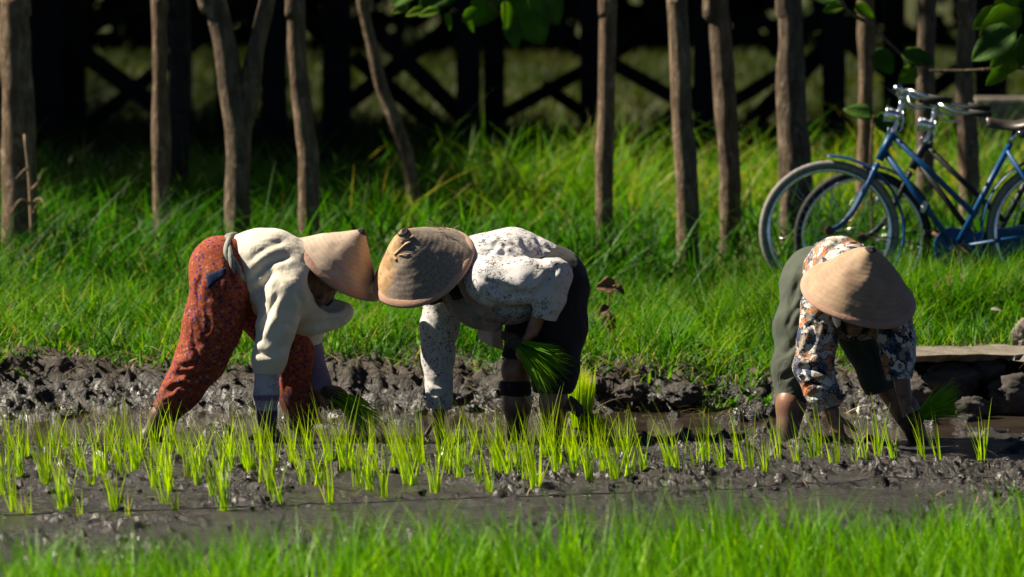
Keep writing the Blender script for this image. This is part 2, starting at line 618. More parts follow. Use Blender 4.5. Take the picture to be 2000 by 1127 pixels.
b = scatter(26000, -4.1, 4.1, 24.2, 32.4, tallk)
b = b[~((b[:, 0] > 0.9) & (b[:, 1] < 25.2))]
b = b[np.abs(b[:, 0]) < frng(b[:, 1], 0.6)]
n = len(b)
left = sstep(-0.9, -1.7, b[:, 0])
hh = (0.36 + 0.10 * sstep(28, 26.5, b[:, 1]) + 0.16 * patch(b[:, 0], b[:, 1], 1.1, 52) + 0.15 * sstep(27.5, 30.5, b[:, 1])) * RNG.uniform(0.55, 1.25, n) * (1 - 0.25 * left * sstep(28, 30, b[:, 1])) * sstep(23.9, 25.5, b[:, 1])
hh = np.clip(hh, 0.12, 0.8)
rn = np.clip(0.45 + 0.35 * patch(b[:, 0], b[:, 1], 0.8, 53) + 0.30 * sstep(27.6, 30, b[:, 1]) - 0.24 * sstep(28.2, 26, b[:, 1]) + RNG.normal(0, 0.22, n), 0, 1)
l1 = blades(b, hh, RNG.uniform(0, 6.283, n), RNG.uniform(0, 0.4, n), RNG.uniform(0.05, 1.1, n), RNG.uniform(0.011, 0.027, n), 5, rn, droop=RNG.uniform(0, 0.55, n))
tag(blade_obj('tall_grass', [l1], M['grass_tall']), 'tall green grass growing among the slender tree trunks', 'grass', kind='stuff')

# arching seed heads
b = scatter(420, -3.2, 2.9, 24.8, 27.4, lambda x, y: 0.35 + 0.6 * sstep(0.2, -1.0, x))
n = len(b)
l1 = blades(b, RNG.uniform(0.32, 0.55, n), RNG.choice([0.3, 2.9, 3.4, 6.0], n) + RNG.normal(0, 0.4, n), RNG.uniform(0.1, 0.35, n), RNG.uniform(0.4, 0.9, n), RNG.uniform(0.010, 0.016, n), 7, None, droop=RNG.uniform(0.35, 0.62, n))
tag(blade_obj('grass_seed_heads', [l1], M['grass_seed']), 'pale arching seed heads over the tall grass left of the leaning trunk', 'grass', kind='stuff')

# ---- mown or grazed grass far behind the timber frame
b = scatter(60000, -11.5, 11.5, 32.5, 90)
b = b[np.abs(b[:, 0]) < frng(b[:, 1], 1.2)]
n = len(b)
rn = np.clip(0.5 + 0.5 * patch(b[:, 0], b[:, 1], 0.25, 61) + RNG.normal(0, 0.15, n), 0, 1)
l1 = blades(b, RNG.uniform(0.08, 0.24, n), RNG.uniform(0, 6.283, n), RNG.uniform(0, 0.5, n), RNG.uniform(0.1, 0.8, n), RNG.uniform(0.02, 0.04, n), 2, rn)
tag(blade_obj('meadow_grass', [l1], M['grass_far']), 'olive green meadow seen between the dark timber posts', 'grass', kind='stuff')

# ---- young rice in front, out of focus
def nearedge(x, y):
    e = 15.50 + 0.42 * x + 0.30 * patch(x, 2.0, 1.6, 71)
    return sstep(e + 0.55, e - 0.35, y)


b = scatter(30000, -2.7, 2.7, 12.8, 17.3, nearedge)
# grown in clumps
c0 = scatter(2300, -2.7, 2.7, 12.6, 17.3, nearedge)
pick = RNG.integers(0, len(c0), len(b))
off = RNG.normal(0, 0.03, (len(b), 2))
b[:, :2] = np.where((RNG.random(len(b)) < 0.72)[:, None], c0[pick, :2] + off, b[:, :2])
b[:, 2] = ground_z(b[:, 0], b[:, 1])
n = len(b)
hh = RNG.uniform(0.11, 0.27, n) * (1 + 0.3 * patch(b[:, 0], b[:, 1], 1.5, 72))
l1 = blades(b, hh, RNG.normal(math.pi, 1.4, n), RNG.uniform(0, 0.35, n), RNG.uniform(0, 0.6, n), RNG.uniform(0.005, 0.010, n), 4, np.clip(RNG.normal(0.5, 0.22, n), 0, 1), droop=RNG.uniform(0, 0.2, n))
tag(blade_obj('young_rice', [l1], M['rice_near']), 'bright green young rice across the foreground, out of focus', 'rice', kind='stuff')

# ---- crumbs and clods of mud (too many to count)
def ico():
    import bmesh
    bm = bmesh.new(); bmesh.ops.create_icosphere(bm, subdivisions=2, radius=1.0)
    V = np.array([v.co[:] for v in bm.verts]); F = np.array([[v.index for v in f.verts] for f in bm.faces])
    bm.free(); return V, F


IV, IF = ico()


def clods(name, pts, size, mat, seed, flat=0.7, sink=0.3):
    V = []; F = []
    for i, p in enumerate(pts):
        s = size[i]
        q = IV * (1 + 0.75 * fbm(IV[:, 0] * 1.7 + i * 3.1, IV[:, 1] * 1.7, IV[:, 2] * 1.7, octs=3, seed=seed)[:, None] * 1.6)
        a = RNG.uniform(0, 6.28); ca, sa = math.cos(a), math.sin(a)
        q = q * np.array((RNG.uniform(.8, 1.4), RNG.uniform(.7, 1.1), flat * RNG.uniform(.7, 1.2)))
        q = np.stack([q[:, 0] * ca - q[:, 1] * sa, q[:, 0] * sa + q[:, 1] * ca, q[:, 2]], 1) * s + p + np.array((0, 0, s * flat * (1 - 2 * sink)))
        V.append(q); F.append(IF + 42 * 0 + i * len(IV))
    return mobj(name, np_mesh(name, np.concatenate(V), np.concatenate(F)), mat)


pm = scatter(2600, -2.5, 2.5, 16.6, 20.6, lambda x, y: np.clip(0.3 + 1.2 * patch(x, y, 2.2, 1), 0.03, 1))
sz = np.clip(RNG.lognormal(math.log(0.0070), 0.5, len(pm)), 0.004, 0.026)
tag(clods('mud_crumbs', pm, sz, M['mud'], 3), 'small wet crumbs of dark mud lying on the paddy', 'mud', kind='stuff')
pb = scatter(620, -3.0, 3.0, 21.12, 21.72)
sz = np.clip(RNG.lognormal(math.log(0.010), 0.45, len(pb)), 0.004, 0.024)
tag(clods('bank_clods', pb, sz, M['mud'], 5, 0.75, 0.45), 'broken clods of grey earth heaped along the bank edge', 'earth', kind='stuff')

# ---- straw on the bank
b = scatter(1300, -3, 3, 21.1, 21.75, lambda x, y: 0.22 + 0.75 * sstep(0.0, 0.4, patch(x, y, 1.7, 81) + 0.35 * np.exp(-((x + 0.35) / 0.35) ** 2)))
n = len(b); b[:, 2] += 0.015
l1 = blades(b, RNG.uniform(0.05, 0.16, n), RNG.uniform(0, 6.283, n), RNG.uniform(1.0, 2.2, n), RNG.uniform(-0.5, 0.8, n), RNG.uniform(0.003, 0.008, n), 5, None, droop=RNG.uniform(0.75, 1.15, n))
b2 = scatter(130, -2.4, 2.4, 17.2, 19.9); b2[:, 2] += 0.008
n = len(b2)
l2 = blades(b2, RNG.uniform(0.03, 0.09, n), RNG.uniform(0, 6.283, n), RNG.uniform(1.0, 2.0, n), RNG.uniform(-0.4, 0.6, n), RNG.uniform(0.002, 0.005, n), 4, None, droop=RNG.uniform(0.7, 1.0, n))
tag(blade_obj('loose_straw', [l1, l2], M['straw']), 'dry straw scattered over the bank edge and the mud', 'straw', kind='stuff')

# ================================================================== planted rice seedlings
front = [(26, 997), (42, 1001), (60, 1003), (119, 993), (133, 988), (159, 1011), (224, 997), (250, 1005), (325, 990), (343, 997), (416, 973), (438, 997), (527, 971), (545, 987),
         (595, 948), (624, 952), (644, 985), (675, 928), (700, 950), (722, 956), (749, 973), (773, 925), (795, 943), (809, 945), (822, 907), (851, 960), (876, 928),
         (899, 943), (932, 952), (959, 965), (975, 932), (1000, 943), (1025, 945), (1047, 960), (1085, 932), (1120, 937), (1148, 950), (1182, 930), (1202, 940), (1230, 935)]
mid = [(258, 922), (275, 905), (369, 930), (454, 922), (488, 934), (512, 945), (10, 965), (95, 958), (180, 950), (205, 935), (300, 950), (330, 960), (385, 950)]
rightr = [(1260, 925), (1306, 932), (1326, 935), (1360, 917), (1378, 915), (1415, 930), (1442, 905), (1465, 925), (1495, 925), (1522, 905), (1557, 915), (1587, 900), (1602, 903), (1635, 915),
          (1670, 917), (1690, 900), (1715, 905), (1747, 912), (1802, 902), (1835, 907), (1920, 910)]
spots = [(u, v, 'front') for u, v in front] + [(u, v, 'mid') for u, v in mid] + [(u, v, 'right') for u, v in rightr]
rr = random.Random(5)
for r, (v0, v1, ue) in enumerate([(930, 915, 1180), (905, 898, 1240), (884, 890, 1260)]):
    u = -20 + 23 * r
    while u < ue:
        v = v0 + (v1 - v0) * (u / ue) + rr.uniform(-7, 7)
        if all(abs(u - a) > 15 or abs(v - q) > 14 for a, q, _ in spots):
            spots.append((u + rr.uniform(-8, 8), v, 'back'))
        u += rr.uniform(38, 60)


def seedling_mesh(i, tall, nb):
    rg = np.random.default_rng(100 + i)
    base = np.zeros((nb, 3)); base[:, :2] = rg.normal(0, 0.010, (nb, 2)); base[:, 2] = -0.02
    az = rg.normal(math.pi, 1.05, nb)
    h = tall * rg.uniform(0.55, 1.05, nb)
    v = blades(base, h, az, np.abs(rg.normal(0.10, 0.15, nb)), rg.uniform(0.0, 0.34, nb), rg.uniform(0.0048, 0.0088, nb), 4, np.clip(rg.normal(0.5, 0.24, nb), 0, 1), droop=rg.uniform(0, 0.10, nb), rng=rg)
    return np_mesh('rice_seedling', v[0], v[1], False, {'rnd': v[2], 'tip': v[3]})


SM = {'big': [seedling_mesh(i, 0.32, 10 + i) for i in range(8)], 'small': [seedling_mesh(50 + i, 0.285, 8 + i % 4) for i in range(6)], 'wisp': [seedling_mesh(80 + i, 0.13, 4) for i in range(3)]}
for L in SM.values():
    for me in L: me.materials.append(M['seedling'])
special = {(1920, 910): 'lone rice seedling at the right end of the planted row, apart from the others',
           (1835, 907): 'thin rice seedling second from the right end of the planted row',
           (1802, 902): 'rice seedling with a bent blade just below the bundle of the right farmer',
           (1747, 912): 'tall rice seedling between the two hands of the right farmer',
           (159, 1011): 'short sparse rice seedling nearest the foreground at the left',
           (749, 973): 'upright rice seedling standing forward of the row below the touching hats'}
zones = [(140, 'at the far left'), (300, 'left of the left farmer rear foot'), (420, 'before the left farmer rear leg'), (540, 'before the left farmer near arm'), (660, 'before the left farmer far leg'), (780, 'below the touching hats'),
         (900, 'before the straight white sleeve'), (1030, 'before the middle farmer banded leg'), (1160, 'before the middle farmer rear leg'), (1330, 'just right of the standing bundle'), (1500, 'midway to the right farmer'), (1580, 'before the right farmer bare leg'), (2100, 'below the right farmer hands')]
ords = ['first', 'second', 'third', 'fourth', 'fifth', 'sixth', 'seventh', 'eighth', 'ninth', 'tenth', 'eleventh', 'twelfth']
rowname = lambda v: 'nearest' if v > 968 else 'second' if v > 940 else 'third' if v > 915 else 'fourth' if v > 895 else 'farthest'
cells = {}
for u, v, row in spots:
    zn = next(q for lim_, q in zones if u < lim_)
    cells.setdefault((rowname(v), zn), []).append((u, v))


def seed_label(u, v):
    zn = next(q for lim_, q in zones if u < lim_)
    c = sorted(cells[(rowname(v), zn)])
    if len(c) == 1: return 'only rice seedling in the %s row %s' % (rowname(v), zn)
    return '%s rice seedling from left, %s row, %s' % (ords[c.index((u, v))], rowname(v), zn)


for i, (u, v, row) in enumerate(spots):
    p = GP(u, v, 0.0); p[2] = float(ground_z(p[0], p[1]))
    kind = 'small' if row == 'right' and u > 1380 else 'big'
    if (u, v) in ((159, 1011), (250, 1005), (60, 1003), (42, 1001), (343, 997)): kind = 'wisp'
    o = bpy.data.objects.new('rice_seedling', SM[kind][(i * 5) % len(SM[kind])])
    o.location = p
    o.rotation_euler = (0, 0, rr.uniform(-0.7, 0.7))
    s = rr.uniform(0.82, 1.05) * (0.80 + 0.20 * float(sstep(890, 960, v)) if kind == 'big' else 1.0)
    o.scale = (s, s, s * rr.uniform(0.92, 1.12))
    link(o)
    tag(o, special.get((u, v)) or seed_label(u, v), 'rice seedling', 'rice seedlings planted in rows')

# planting strings stretched over the mud
M['string'] = simple('string', (0.02, 0.018, 0.016), 0.7)
for nm, lab, pts in (('far', 'dark planting string stretched along the far side of the seedling rows', [(-250, 862), (600, 872), (1300, 893), (2250, 912)]),
                     ('near', 'dark planting string stretched along the near side of the seedling rows', [(-250, 1012), (500, 986), (1150, 962), (2250, 925)])):
    q = []
    for t in bez([GP(u, v, 0.02) for u, v in pts], 40):
        q.append((t[0], t[1], max(0.014, 0.012 + float(ground_z(t[0], t[1])) * 0.6)))
    o = Geo().tube(q, 0.0019, 6).build('planting_string', M['string'])
    tag(o, lab, 'string', 'planting strings')


# ================================================================== trees
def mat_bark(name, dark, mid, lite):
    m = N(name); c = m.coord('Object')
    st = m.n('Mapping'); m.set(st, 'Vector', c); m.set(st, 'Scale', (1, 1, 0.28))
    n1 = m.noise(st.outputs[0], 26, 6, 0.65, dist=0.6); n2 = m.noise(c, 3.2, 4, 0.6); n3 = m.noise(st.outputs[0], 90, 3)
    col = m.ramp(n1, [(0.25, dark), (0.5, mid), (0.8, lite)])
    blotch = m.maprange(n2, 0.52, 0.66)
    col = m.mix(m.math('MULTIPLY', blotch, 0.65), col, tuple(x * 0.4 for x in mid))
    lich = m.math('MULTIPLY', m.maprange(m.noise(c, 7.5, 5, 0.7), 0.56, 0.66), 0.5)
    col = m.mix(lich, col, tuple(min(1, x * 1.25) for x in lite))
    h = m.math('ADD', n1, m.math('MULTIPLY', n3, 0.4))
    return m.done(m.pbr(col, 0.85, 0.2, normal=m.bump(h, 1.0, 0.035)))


M['bark'] = mat_bark('bark', (0.045, 0.029, 0.017), (0.18, 0.122, 0.078), (0.40, 0.295, 0.205))
M['bark_grey'] = mat_bark('bark_grey', (0.040, 0.029, 0.019), (0.14, 0.10, 0.068), (0.32, 0.245, 0.175))
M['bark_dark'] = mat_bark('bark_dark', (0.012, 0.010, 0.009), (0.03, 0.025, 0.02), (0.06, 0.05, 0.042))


def mat_leaf(name, a, b, trans=0.4, spec=.2):
    m = N(name); c = m.coord()
    n1 = m.noise(c, 7, 3); n2 = m.noise(c, 60, 3)
    col = m.ramp(n1, [(0.3, a), (0.7, b)])
    return m.leafy(col, trans, 0.6, spec, normal=m.bump(n2, 0.35, 0.01))


M['leaf'] = mat_leaf('leaf', (0.035, 0.10, 0.012), (0.085, 0.20, 0.02))
M['leaf_sunlit'] = mat_leaf('leaf_sunlit', (0.15, 0.30, 0.015), (0.30, 0.45, 0.03), 0.65)  # brighter, yellower leaf colour that stands in for sunlight on the hanging leaves
M['leaf_shade'] = mat_leaf('leaf_shade', (0.018, 0.05, 0.008), (0.04, 0.09, 0.014), 0.25)
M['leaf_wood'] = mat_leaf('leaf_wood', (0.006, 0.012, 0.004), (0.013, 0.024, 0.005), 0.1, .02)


def trunk_geo(pts, rad, seg=16, rings=60, seed=0, wob=0.12):
    c = np.array(bez(pts, rings)); r = np.interp(np.linspace(0, 1, rings), np.linspace(0, 1, len(rad)), rad)
    V = []
    for i in range(rings):
        t = unit(c[min(i + 1, rings - 1)] - c[max(i - 1, 0)])
        a = unit(np.cross(t, (0, 1.0, 0.0))); b_ = np.cross(t, a)
        w = np.arange(seg) * 2 * math.pi / seg
        ring = np.cos(w)[:, None] * a + np.sin(w)[:, None] * b_
        q = c[i] + ring * r[i]
        d = fbm(q[:, 0] * 9, q[:, 1] * 9, q[:, 2] * 3.2, octs=3, seed=seed)
        V.append(c[i] + ring * (r[i] * (1 + wob * d * 2.2))[:, None])
    V = np.concatenate(V)
    F = [(i * seg + k, i * seg + (k + 1) % seg, (i + 1) * seg + (k + 1) % seg, (i + 1) * seg + k) for i in range(rings - 1) for k in range(seg)]
    F.append(tuple((rings - 1) * seg + k for k in range(seg)))
    g = Geo(); g.add(V, F)
    return g


def leaf_cards(n, c, rad, size, rng, clump=9):
    """leaf-shaped faces spread through a crown of several clumps"""
    cc = rng.normal(0, 1, (clump, 3)); cc = cc / np.linalg.norm(cc, axis=1)[:, None] * rng.uniform(0.3, 1.0, (clump, 1)) * np.asarray(rad) * 0.75
    k = rng.integers(0, clump, n)
    p = np.asarray(c) + cc[k] + rng.normal(0, 0.27, (n, 3)) * np.asarray(rad)
    d = rng.normal(0, 1, (n, 3)); d[:, 2] -= 0.5; d /= np.linalg.norm(d, axis=1)[:, None]
    u = np.cross(d, rng.normal(0, 1, (n, 3))); u /= np.linalg.norm(u, axis=1)[:, None]
    s = size * rng.uniform(0.6, 1.3, n)[:, None]
    nn = np.cross(d, u)
    V = np.stack([p, p + d * s * 0.5 + u * s * 0.34 + nn * s * .06, p + d * s, p + d * s * 0.5 - u * s * 0.34 + nn * s * .06], 1).reshape(-1, 3)
    F = np.arange(n * 4).reshape(n, 4)
    return V, F


def tree(label, pts, rad, crown_c, crown_r, nleaf, leaf=0.2, bark='bark', seed=0, limbs=(), group=None, leafmat='leaf', rings=70):
    root = empty('tree', tuple(pts[0]))
    o = np.asarray(pts[0])
    tag(root, label, 'tree', group)
    top = np.asarray(crown_c)
    full = list(pts) + [np.asarray(pts[-1]) * 0.4 + top * 0.6, top]
    rr_ = list(rad) + [rad[-1] * 0.75, rad[-1] * 0.3]
    trunk_geo(full, rr_, seed=seed, rings=rings).build('trunk', M[bark], root, origin=o)
    for lp, lr in limbs:
        trunk_geo(lp, lr, seed=seed + 3, rings=40).build('limb', M[bark], root, origin=o)
    rg = np.random.default_rng(seed + 900)
    V, F = leaf_cards(nleaf, top, crown_r, leaf, rg)
    cr = mobj('crown', np_mesh('crown', V - o, F, False), M[leafmat], root)
    for i in range(5):
        e = top + rg.normal(0, 0.45, 3) * np.asarray(crown_r)
        Geo().tube(bez([top - A(0, 0, 0.8), (top + e) / 2 + A(0, 0, .1), e], 6), [0.035, 0.03, 0.025, 0.02, 0.014, 0.008], 6).build('branch', M[bark], root, origin=o)
    return root


def trk(us, y):
    """points seen at (u, v), standing y away; the first is continued down to the ground"""
    q = [P(u, v, y) for u, v in us]
    gz = float(ground_z(q[0][0], y)) - 0.12
    q[0][2] = min(q[0][2], gz)
    return q


def W(px, y):
    return px / FPX * y / 2


def up(q, h, dx=0.0, dy=0.0):
    return A(q[0] + dx, q[1] + dy, h)


TG = 'slender tree trunks standing in the tall grass'
t = trk([(36, 470), (36, 300), (33, 150), (30, 0), (28, -120)], 26.0)
tree('thick tree trunk at the left edge of the photo', t, [W(70, 26), W(64, 26), W(60, 26), W(57, 26), W(55, 26)], up(t[-1], 9.4, -0.5), (1.8, 1.8, 1.5), 900, seed=1, group=TG)
t = trk([(318, 440), (314, 260), (313, 150), (310, 0), (308, -120)], 27.3)
tree('pale sunlit slim trunk left of the forked tree', t, [W(34, 27.3), W(36, 27.3), W(31, 27.3), W(32, 27.3), W(30, 27.3)], up(t[-1], 9.0, -0.3), (1.5, 1.5, 1.3), 700, seed=2, group=TG)
t = trk([(348, 400), (350, 250), (352, 100), (350, 0), (350, -120)], 30.5)
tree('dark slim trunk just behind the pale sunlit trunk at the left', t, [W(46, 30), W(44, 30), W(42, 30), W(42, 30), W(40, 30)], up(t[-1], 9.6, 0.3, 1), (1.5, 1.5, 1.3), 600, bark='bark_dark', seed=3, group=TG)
t = trk([(466, 480), (464, 330), (462, 240), (450, 150), (432, 60), (418, 0), (385, -130)], 26.4)
lim = [P(u, v, 26.4) for u, v in [(470, 270), (484, 200), (498, 110), (520, 10), (548, -130), (590, -320)]]
tree('forked tree trunk splitting into two limbs above the left farmer', t, [W(54, 26.4), W(50, 26.4), W(54, 26.4), W(50, 26.4), W(47, 26.4), W(46, 26.4), W(42, 26.4)], up(t[-1], 8.6, -0.9), (1.7, 1.7, 1.4), 800, seed=4, bark='bark_grey',
     limbs=[(lim, [W(38, 26.4), W(40, 26.4), W(37, 26.4), W(34, 26.4), W(32, 26.4), W(20, 26.4)])], group=TG)
t = trk([(606, 470), (603, 330), (592, 240), (583, 150), (580, 60), (580, 0), (578, -120)], 26.5)
tree('slightly crooked slim trunk right of the forked tree', t, [W(44, 26.5), W(40, 26.5), W(38, 26.5), W(38, 26.5), W(36, 26.5), W(37, 26.5), W(36, 26.5)], up(t[-1], 9.1, 0.2), (1.5, 1.5, 1.3), 700, seed=5, group=TG)
t = trk([(818, 400), (800, 325), (772, 240), (742, 160), (724, 80), (706, 0), (690, -90)], 29.0)
tree('thin trunk leaning to the left, behind the touching hats', t, [W(27, 29), W(26, 29), W(27, 29), W(25, 29), W(23, 29), W(22, 29), W(22, 29)], up(t[-1], 7.5, -1.8), (1.2, 1.2, 1.1), 500, seed=6, group=TG)
t = trk([(1178, 470), (1180, 330), (1183, 240), (1186, 120), (1188, 0), (1190, -120)], 26.9)
tree('slim trunk above the back of the middle farmer', t, [W(38, 27), W(33, 27), W(32, 27), W(34, 27), W(34, 27), W(33, 27)], up(t[-1], 9.3, 0.3), (1.5, 1.5, 1.3), 700, seed=7, group=TG)
t = trk([(1342, 480), (1340, 350), (1334, 240), (1330, 120), (1322, 0), (1315, -120)], 26.2)
tree('left trunk of the two standing close together in the middle right', t, [W(46, 26), W(43, 26), W(40, 26), W(40, 26), W(40, 26), W(38, 26)], up(t[-1], 9.0, -0.4), (1.5, 1.5, 1.3), 700, seed=8, group=TG)
t = trk([(1428, 450), (1425, 340), (1420, 240), (1412, 120), (1402, 0), (1395, -120)], 27.3)
tree('right trunk of the two standing close together in the middle right', t, [W(44, 27), W(42, 27), W(44, 27), W(42, 27), W(40, 27), W(38, 27)], up(t[-1], 9.8, 0.4), (1.5, 1.5, 1.3), 700, seed=9, bark='bark_grey', group=TG)
t = trk([(1556, 460), (1553, 340), (1549, 240), (1545, 120), (1542, 0), (1540, -120)], 26.8)
tree('thick brown trunk behind the front wheel of the blue bicycle', t, [W(70, 27), W(62, 27), W(58, 27), W(54, 27), W(52, 27), W(52, 27)], up(t[-1], 9.6, 0.1), (1.8, 1.8, 1.5), 900, seed=10, group=TG, bark='bark_grey')
t = trk([(1688, 400), (1690, 260), (1691, 150), (1692, 0), (1693, -120)], 29.0)
tree('slim trunk behind the handlebar and fork of the blue bicycle', t, [W(34, 29), W(31, 29), W(32, 29), W(33, 29), W(32, 29)], up(t[-1], 9.2, 0.2), (1.4, 1.4, 1.2), 600, seed=11, group=TG)
t = trk([(1806, 420), (1806, 300), (1808, 150), (1813, 0), (1816, -120)], 28.6)
tree('slim trunk behind the frame of the dark bicycle', t, [W(40, 28), W(38, 28), W(36, 28), W(35, 28), W(34, 28)], up(t[-1], 9.0, 0.4), (1.4, 1.4, 1.2), 600, seed=12, bark='bark_grey', group=TG)
t = trk([(1898, 430), (1893, 330), (1884, 200), (1884, 100), (1890, 0), (1895, -120)], 27.8)
tree('trunk nearest the saddle of the blue bicycle', t, [W(50, 28), W(44, 28), W(38, 28), W(36, 28), W(36, 28), W(35, 28)], up(t[-1], 9.4, 0.6), (1.5, 1.5, 1.3), 600, seed=13, group=TG)

# unseen trees added at left; their crowns shade the left background and the meadow
GORD = ['first', 'second', 'third', 'fourth', 'fifth', 'sixth', 'seventh', 'eighth', 'ninth', 'tenth', 'eleventh', 'twelfth', 'thirteenth', 'fourteenth']
SHADE_TREES = [(-7.6, 31.6, 6.6, 1.8), (-9.4, 34.5, 8.2, 2.1), (-11.5, 34.0, 9.5, 2.2), (-6.4, 36.0, 6.8, 2.3), (-10.4, 38.5, 8.8, 2.5), (-5.6, 40.0, 7.4, 2.4), (-8.9, 31.8, 7.4, 1.6), (-10.4, 32.8, 8.4, 1.7), (-13, 52, 9, 4.2), (-16, 60, 11, 5), (-14, 69, 10, 5), (-9.5, 74, 8, 4), (-9, 47, 7.5, 3), (-20, 54, 14, 5)]
for i, (x, y, h, r) in enumerate(SHADE_TREES):
    z = float(ground_z(x, y)) - .1
    tree('unseen dense-crowned tree added for shade, %s nearest to the camera' % GORD[sorted(q[1] for q in SHADE_TREES).index(y)], [A(x, y, z), A(x + .1, y, z + 1.8), A(x, y + .1, z + 3.6)], [.12, .10, .09], A(x, y, h), (r, r, r * .75), 1900, 0.30, seed=40 + i, leafmat='leaf_shade', rings=24, group='added shade trees')

# ================================================================== dark timber frame
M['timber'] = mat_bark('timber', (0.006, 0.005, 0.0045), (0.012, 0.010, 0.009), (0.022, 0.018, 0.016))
M['thatch'] = simple('thatch', (0.09, 0.075, 0.05), 0.9, 0.1, bump=0.5)
YF = 40.0
shed = empty('timber_frame_shed', (0, YF, float(ground_z(0, YF))))
tag(shed, 'long dark timber frame of posts and crossed braces behind the trees', 'timber frame')
so = np.array(shed.location)


def beam(name, a, b, w, d):
    a = np.asarray(a, float); b = np.asarray(b, float)
    t = unit(b - a); e = unit(np.cross(t, (0, 1.0, 0))); f = np.cross(t, e)
    V = [p + e * (sx * w / 2) + f * (sy * d / 2) for p in (a, b) for sx, sy in ((-1, -1), (1, -1), (1, 1), (-1, 1))]
    g = Geo(); g.add(V, [(0, 3, 2, 1), (4, 5, 6, 7), (0, 1, 5, 4), (1, 2, 6, 5), (2, 3, 7, 6), (3, 0, 4, 7)])
    return g.build(name, M['timber'], shed, False, so)


def s40(px): return px / FPX * YF


TOPZ = 3.9
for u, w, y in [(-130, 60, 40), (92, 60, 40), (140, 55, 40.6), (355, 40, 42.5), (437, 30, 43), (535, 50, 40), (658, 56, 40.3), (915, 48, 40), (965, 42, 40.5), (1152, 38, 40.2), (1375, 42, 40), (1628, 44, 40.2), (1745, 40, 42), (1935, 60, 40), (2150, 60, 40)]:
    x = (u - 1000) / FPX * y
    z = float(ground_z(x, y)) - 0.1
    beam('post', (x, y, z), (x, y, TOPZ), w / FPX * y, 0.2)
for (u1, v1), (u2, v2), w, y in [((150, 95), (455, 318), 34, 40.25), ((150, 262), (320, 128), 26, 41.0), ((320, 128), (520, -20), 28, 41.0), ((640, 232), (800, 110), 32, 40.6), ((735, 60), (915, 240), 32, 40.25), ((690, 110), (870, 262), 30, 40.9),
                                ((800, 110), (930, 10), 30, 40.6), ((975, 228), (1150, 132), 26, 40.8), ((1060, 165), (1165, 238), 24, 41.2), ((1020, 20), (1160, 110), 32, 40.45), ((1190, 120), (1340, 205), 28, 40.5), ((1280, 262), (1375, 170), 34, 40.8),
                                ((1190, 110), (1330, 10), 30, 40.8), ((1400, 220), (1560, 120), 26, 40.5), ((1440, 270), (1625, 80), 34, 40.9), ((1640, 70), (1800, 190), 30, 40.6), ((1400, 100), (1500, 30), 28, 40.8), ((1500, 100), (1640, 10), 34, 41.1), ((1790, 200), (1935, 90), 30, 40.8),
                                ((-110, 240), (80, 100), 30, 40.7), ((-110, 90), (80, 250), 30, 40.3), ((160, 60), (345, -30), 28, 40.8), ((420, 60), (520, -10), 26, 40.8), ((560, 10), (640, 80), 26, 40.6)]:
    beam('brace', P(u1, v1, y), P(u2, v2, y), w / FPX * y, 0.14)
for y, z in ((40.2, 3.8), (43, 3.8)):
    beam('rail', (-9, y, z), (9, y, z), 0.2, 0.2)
for side, (ya, yb, za, zb) in enumerate(((37.6, 41.6, 3.4, 5.0), (41.6, 45.6, 5.0, 3.4))):  # unseen roof put over the frame; keeps posts and braces in shade
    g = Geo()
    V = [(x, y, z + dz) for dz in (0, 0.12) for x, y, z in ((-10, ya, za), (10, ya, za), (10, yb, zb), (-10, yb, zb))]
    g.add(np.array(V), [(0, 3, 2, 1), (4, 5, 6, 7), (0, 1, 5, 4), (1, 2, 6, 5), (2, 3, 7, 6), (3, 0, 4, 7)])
    g.build('unseen_roof_slope', M['thatch'], shed, False, so)

# far wood closing the view
rg = np.random.default_rng(77)
n = 26000
x = rg.uniform(-30, 30, n); y = 79 + np.abs(rg.normal(0, 3.5, n))
z = rg.uniform(0, 1, n) ** 0.8 * (9 + 3 * vnoise(x * 0.3, 0.5))
p = np.stack([x, y, z], 1)
d = rg.normal(0, 1, (n, 3)); d /= np.linalg.norm(d, axis=1)[:, None]
u_ = np.cross(d, rg.normal(0, 1, (n, 3))); u_ /= np.linalg.norm(u_, axis=1)[:, None]
s_ = rg.uniform(0.4, 0.9, n)[:, None]
V = np.stack([p, p + d * s_ * .5 + u_ * s_ * .35, p + d * s_, p + d * s_ * .5 - u_ * s_ * .35], 1).reshape(-1, 3)
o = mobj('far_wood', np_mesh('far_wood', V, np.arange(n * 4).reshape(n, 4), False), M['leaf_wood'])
tag(o, 'dark wood closing the view behind the meadow', 'wood', kind='stuff')

# ================================================================== hanging branches
def big_leaf(base, d, nrm, L, wd, curl=0.25, rows=9, cols=5, lobes=0.0):
    """a broad leaf: midrib along d, cupped and curled, pointed tip"""
    d = unit(d); nrm = unit(np.asarray(nrm) - d * np.dot(nrm, d)); s = np.cross(d, nrm)
    G = []
    for i in range(rows):
        t = i / (rows - 1)
        w = wd * (math.sin(math.pi * min(1, t ** 0.72)) ** 0.8) * 0.5 + 0.001
        w *= 1 + lobes * math.sin(t * 17)
        c = np.asarray(base) + d * L * t - nrm * curl * L * t * t
        G.append([c + s * w * q + nrm * (abs(q) ** 1.5) * w * 0.35 for q in np.linspace(-1, 1, cols)])
    return Geo().grid(G)


def solid(o, th):
    md = o.modifiers.new('thickness', 'SOLIDIFY'); md.thickness = th; md.offset = 0
    return o


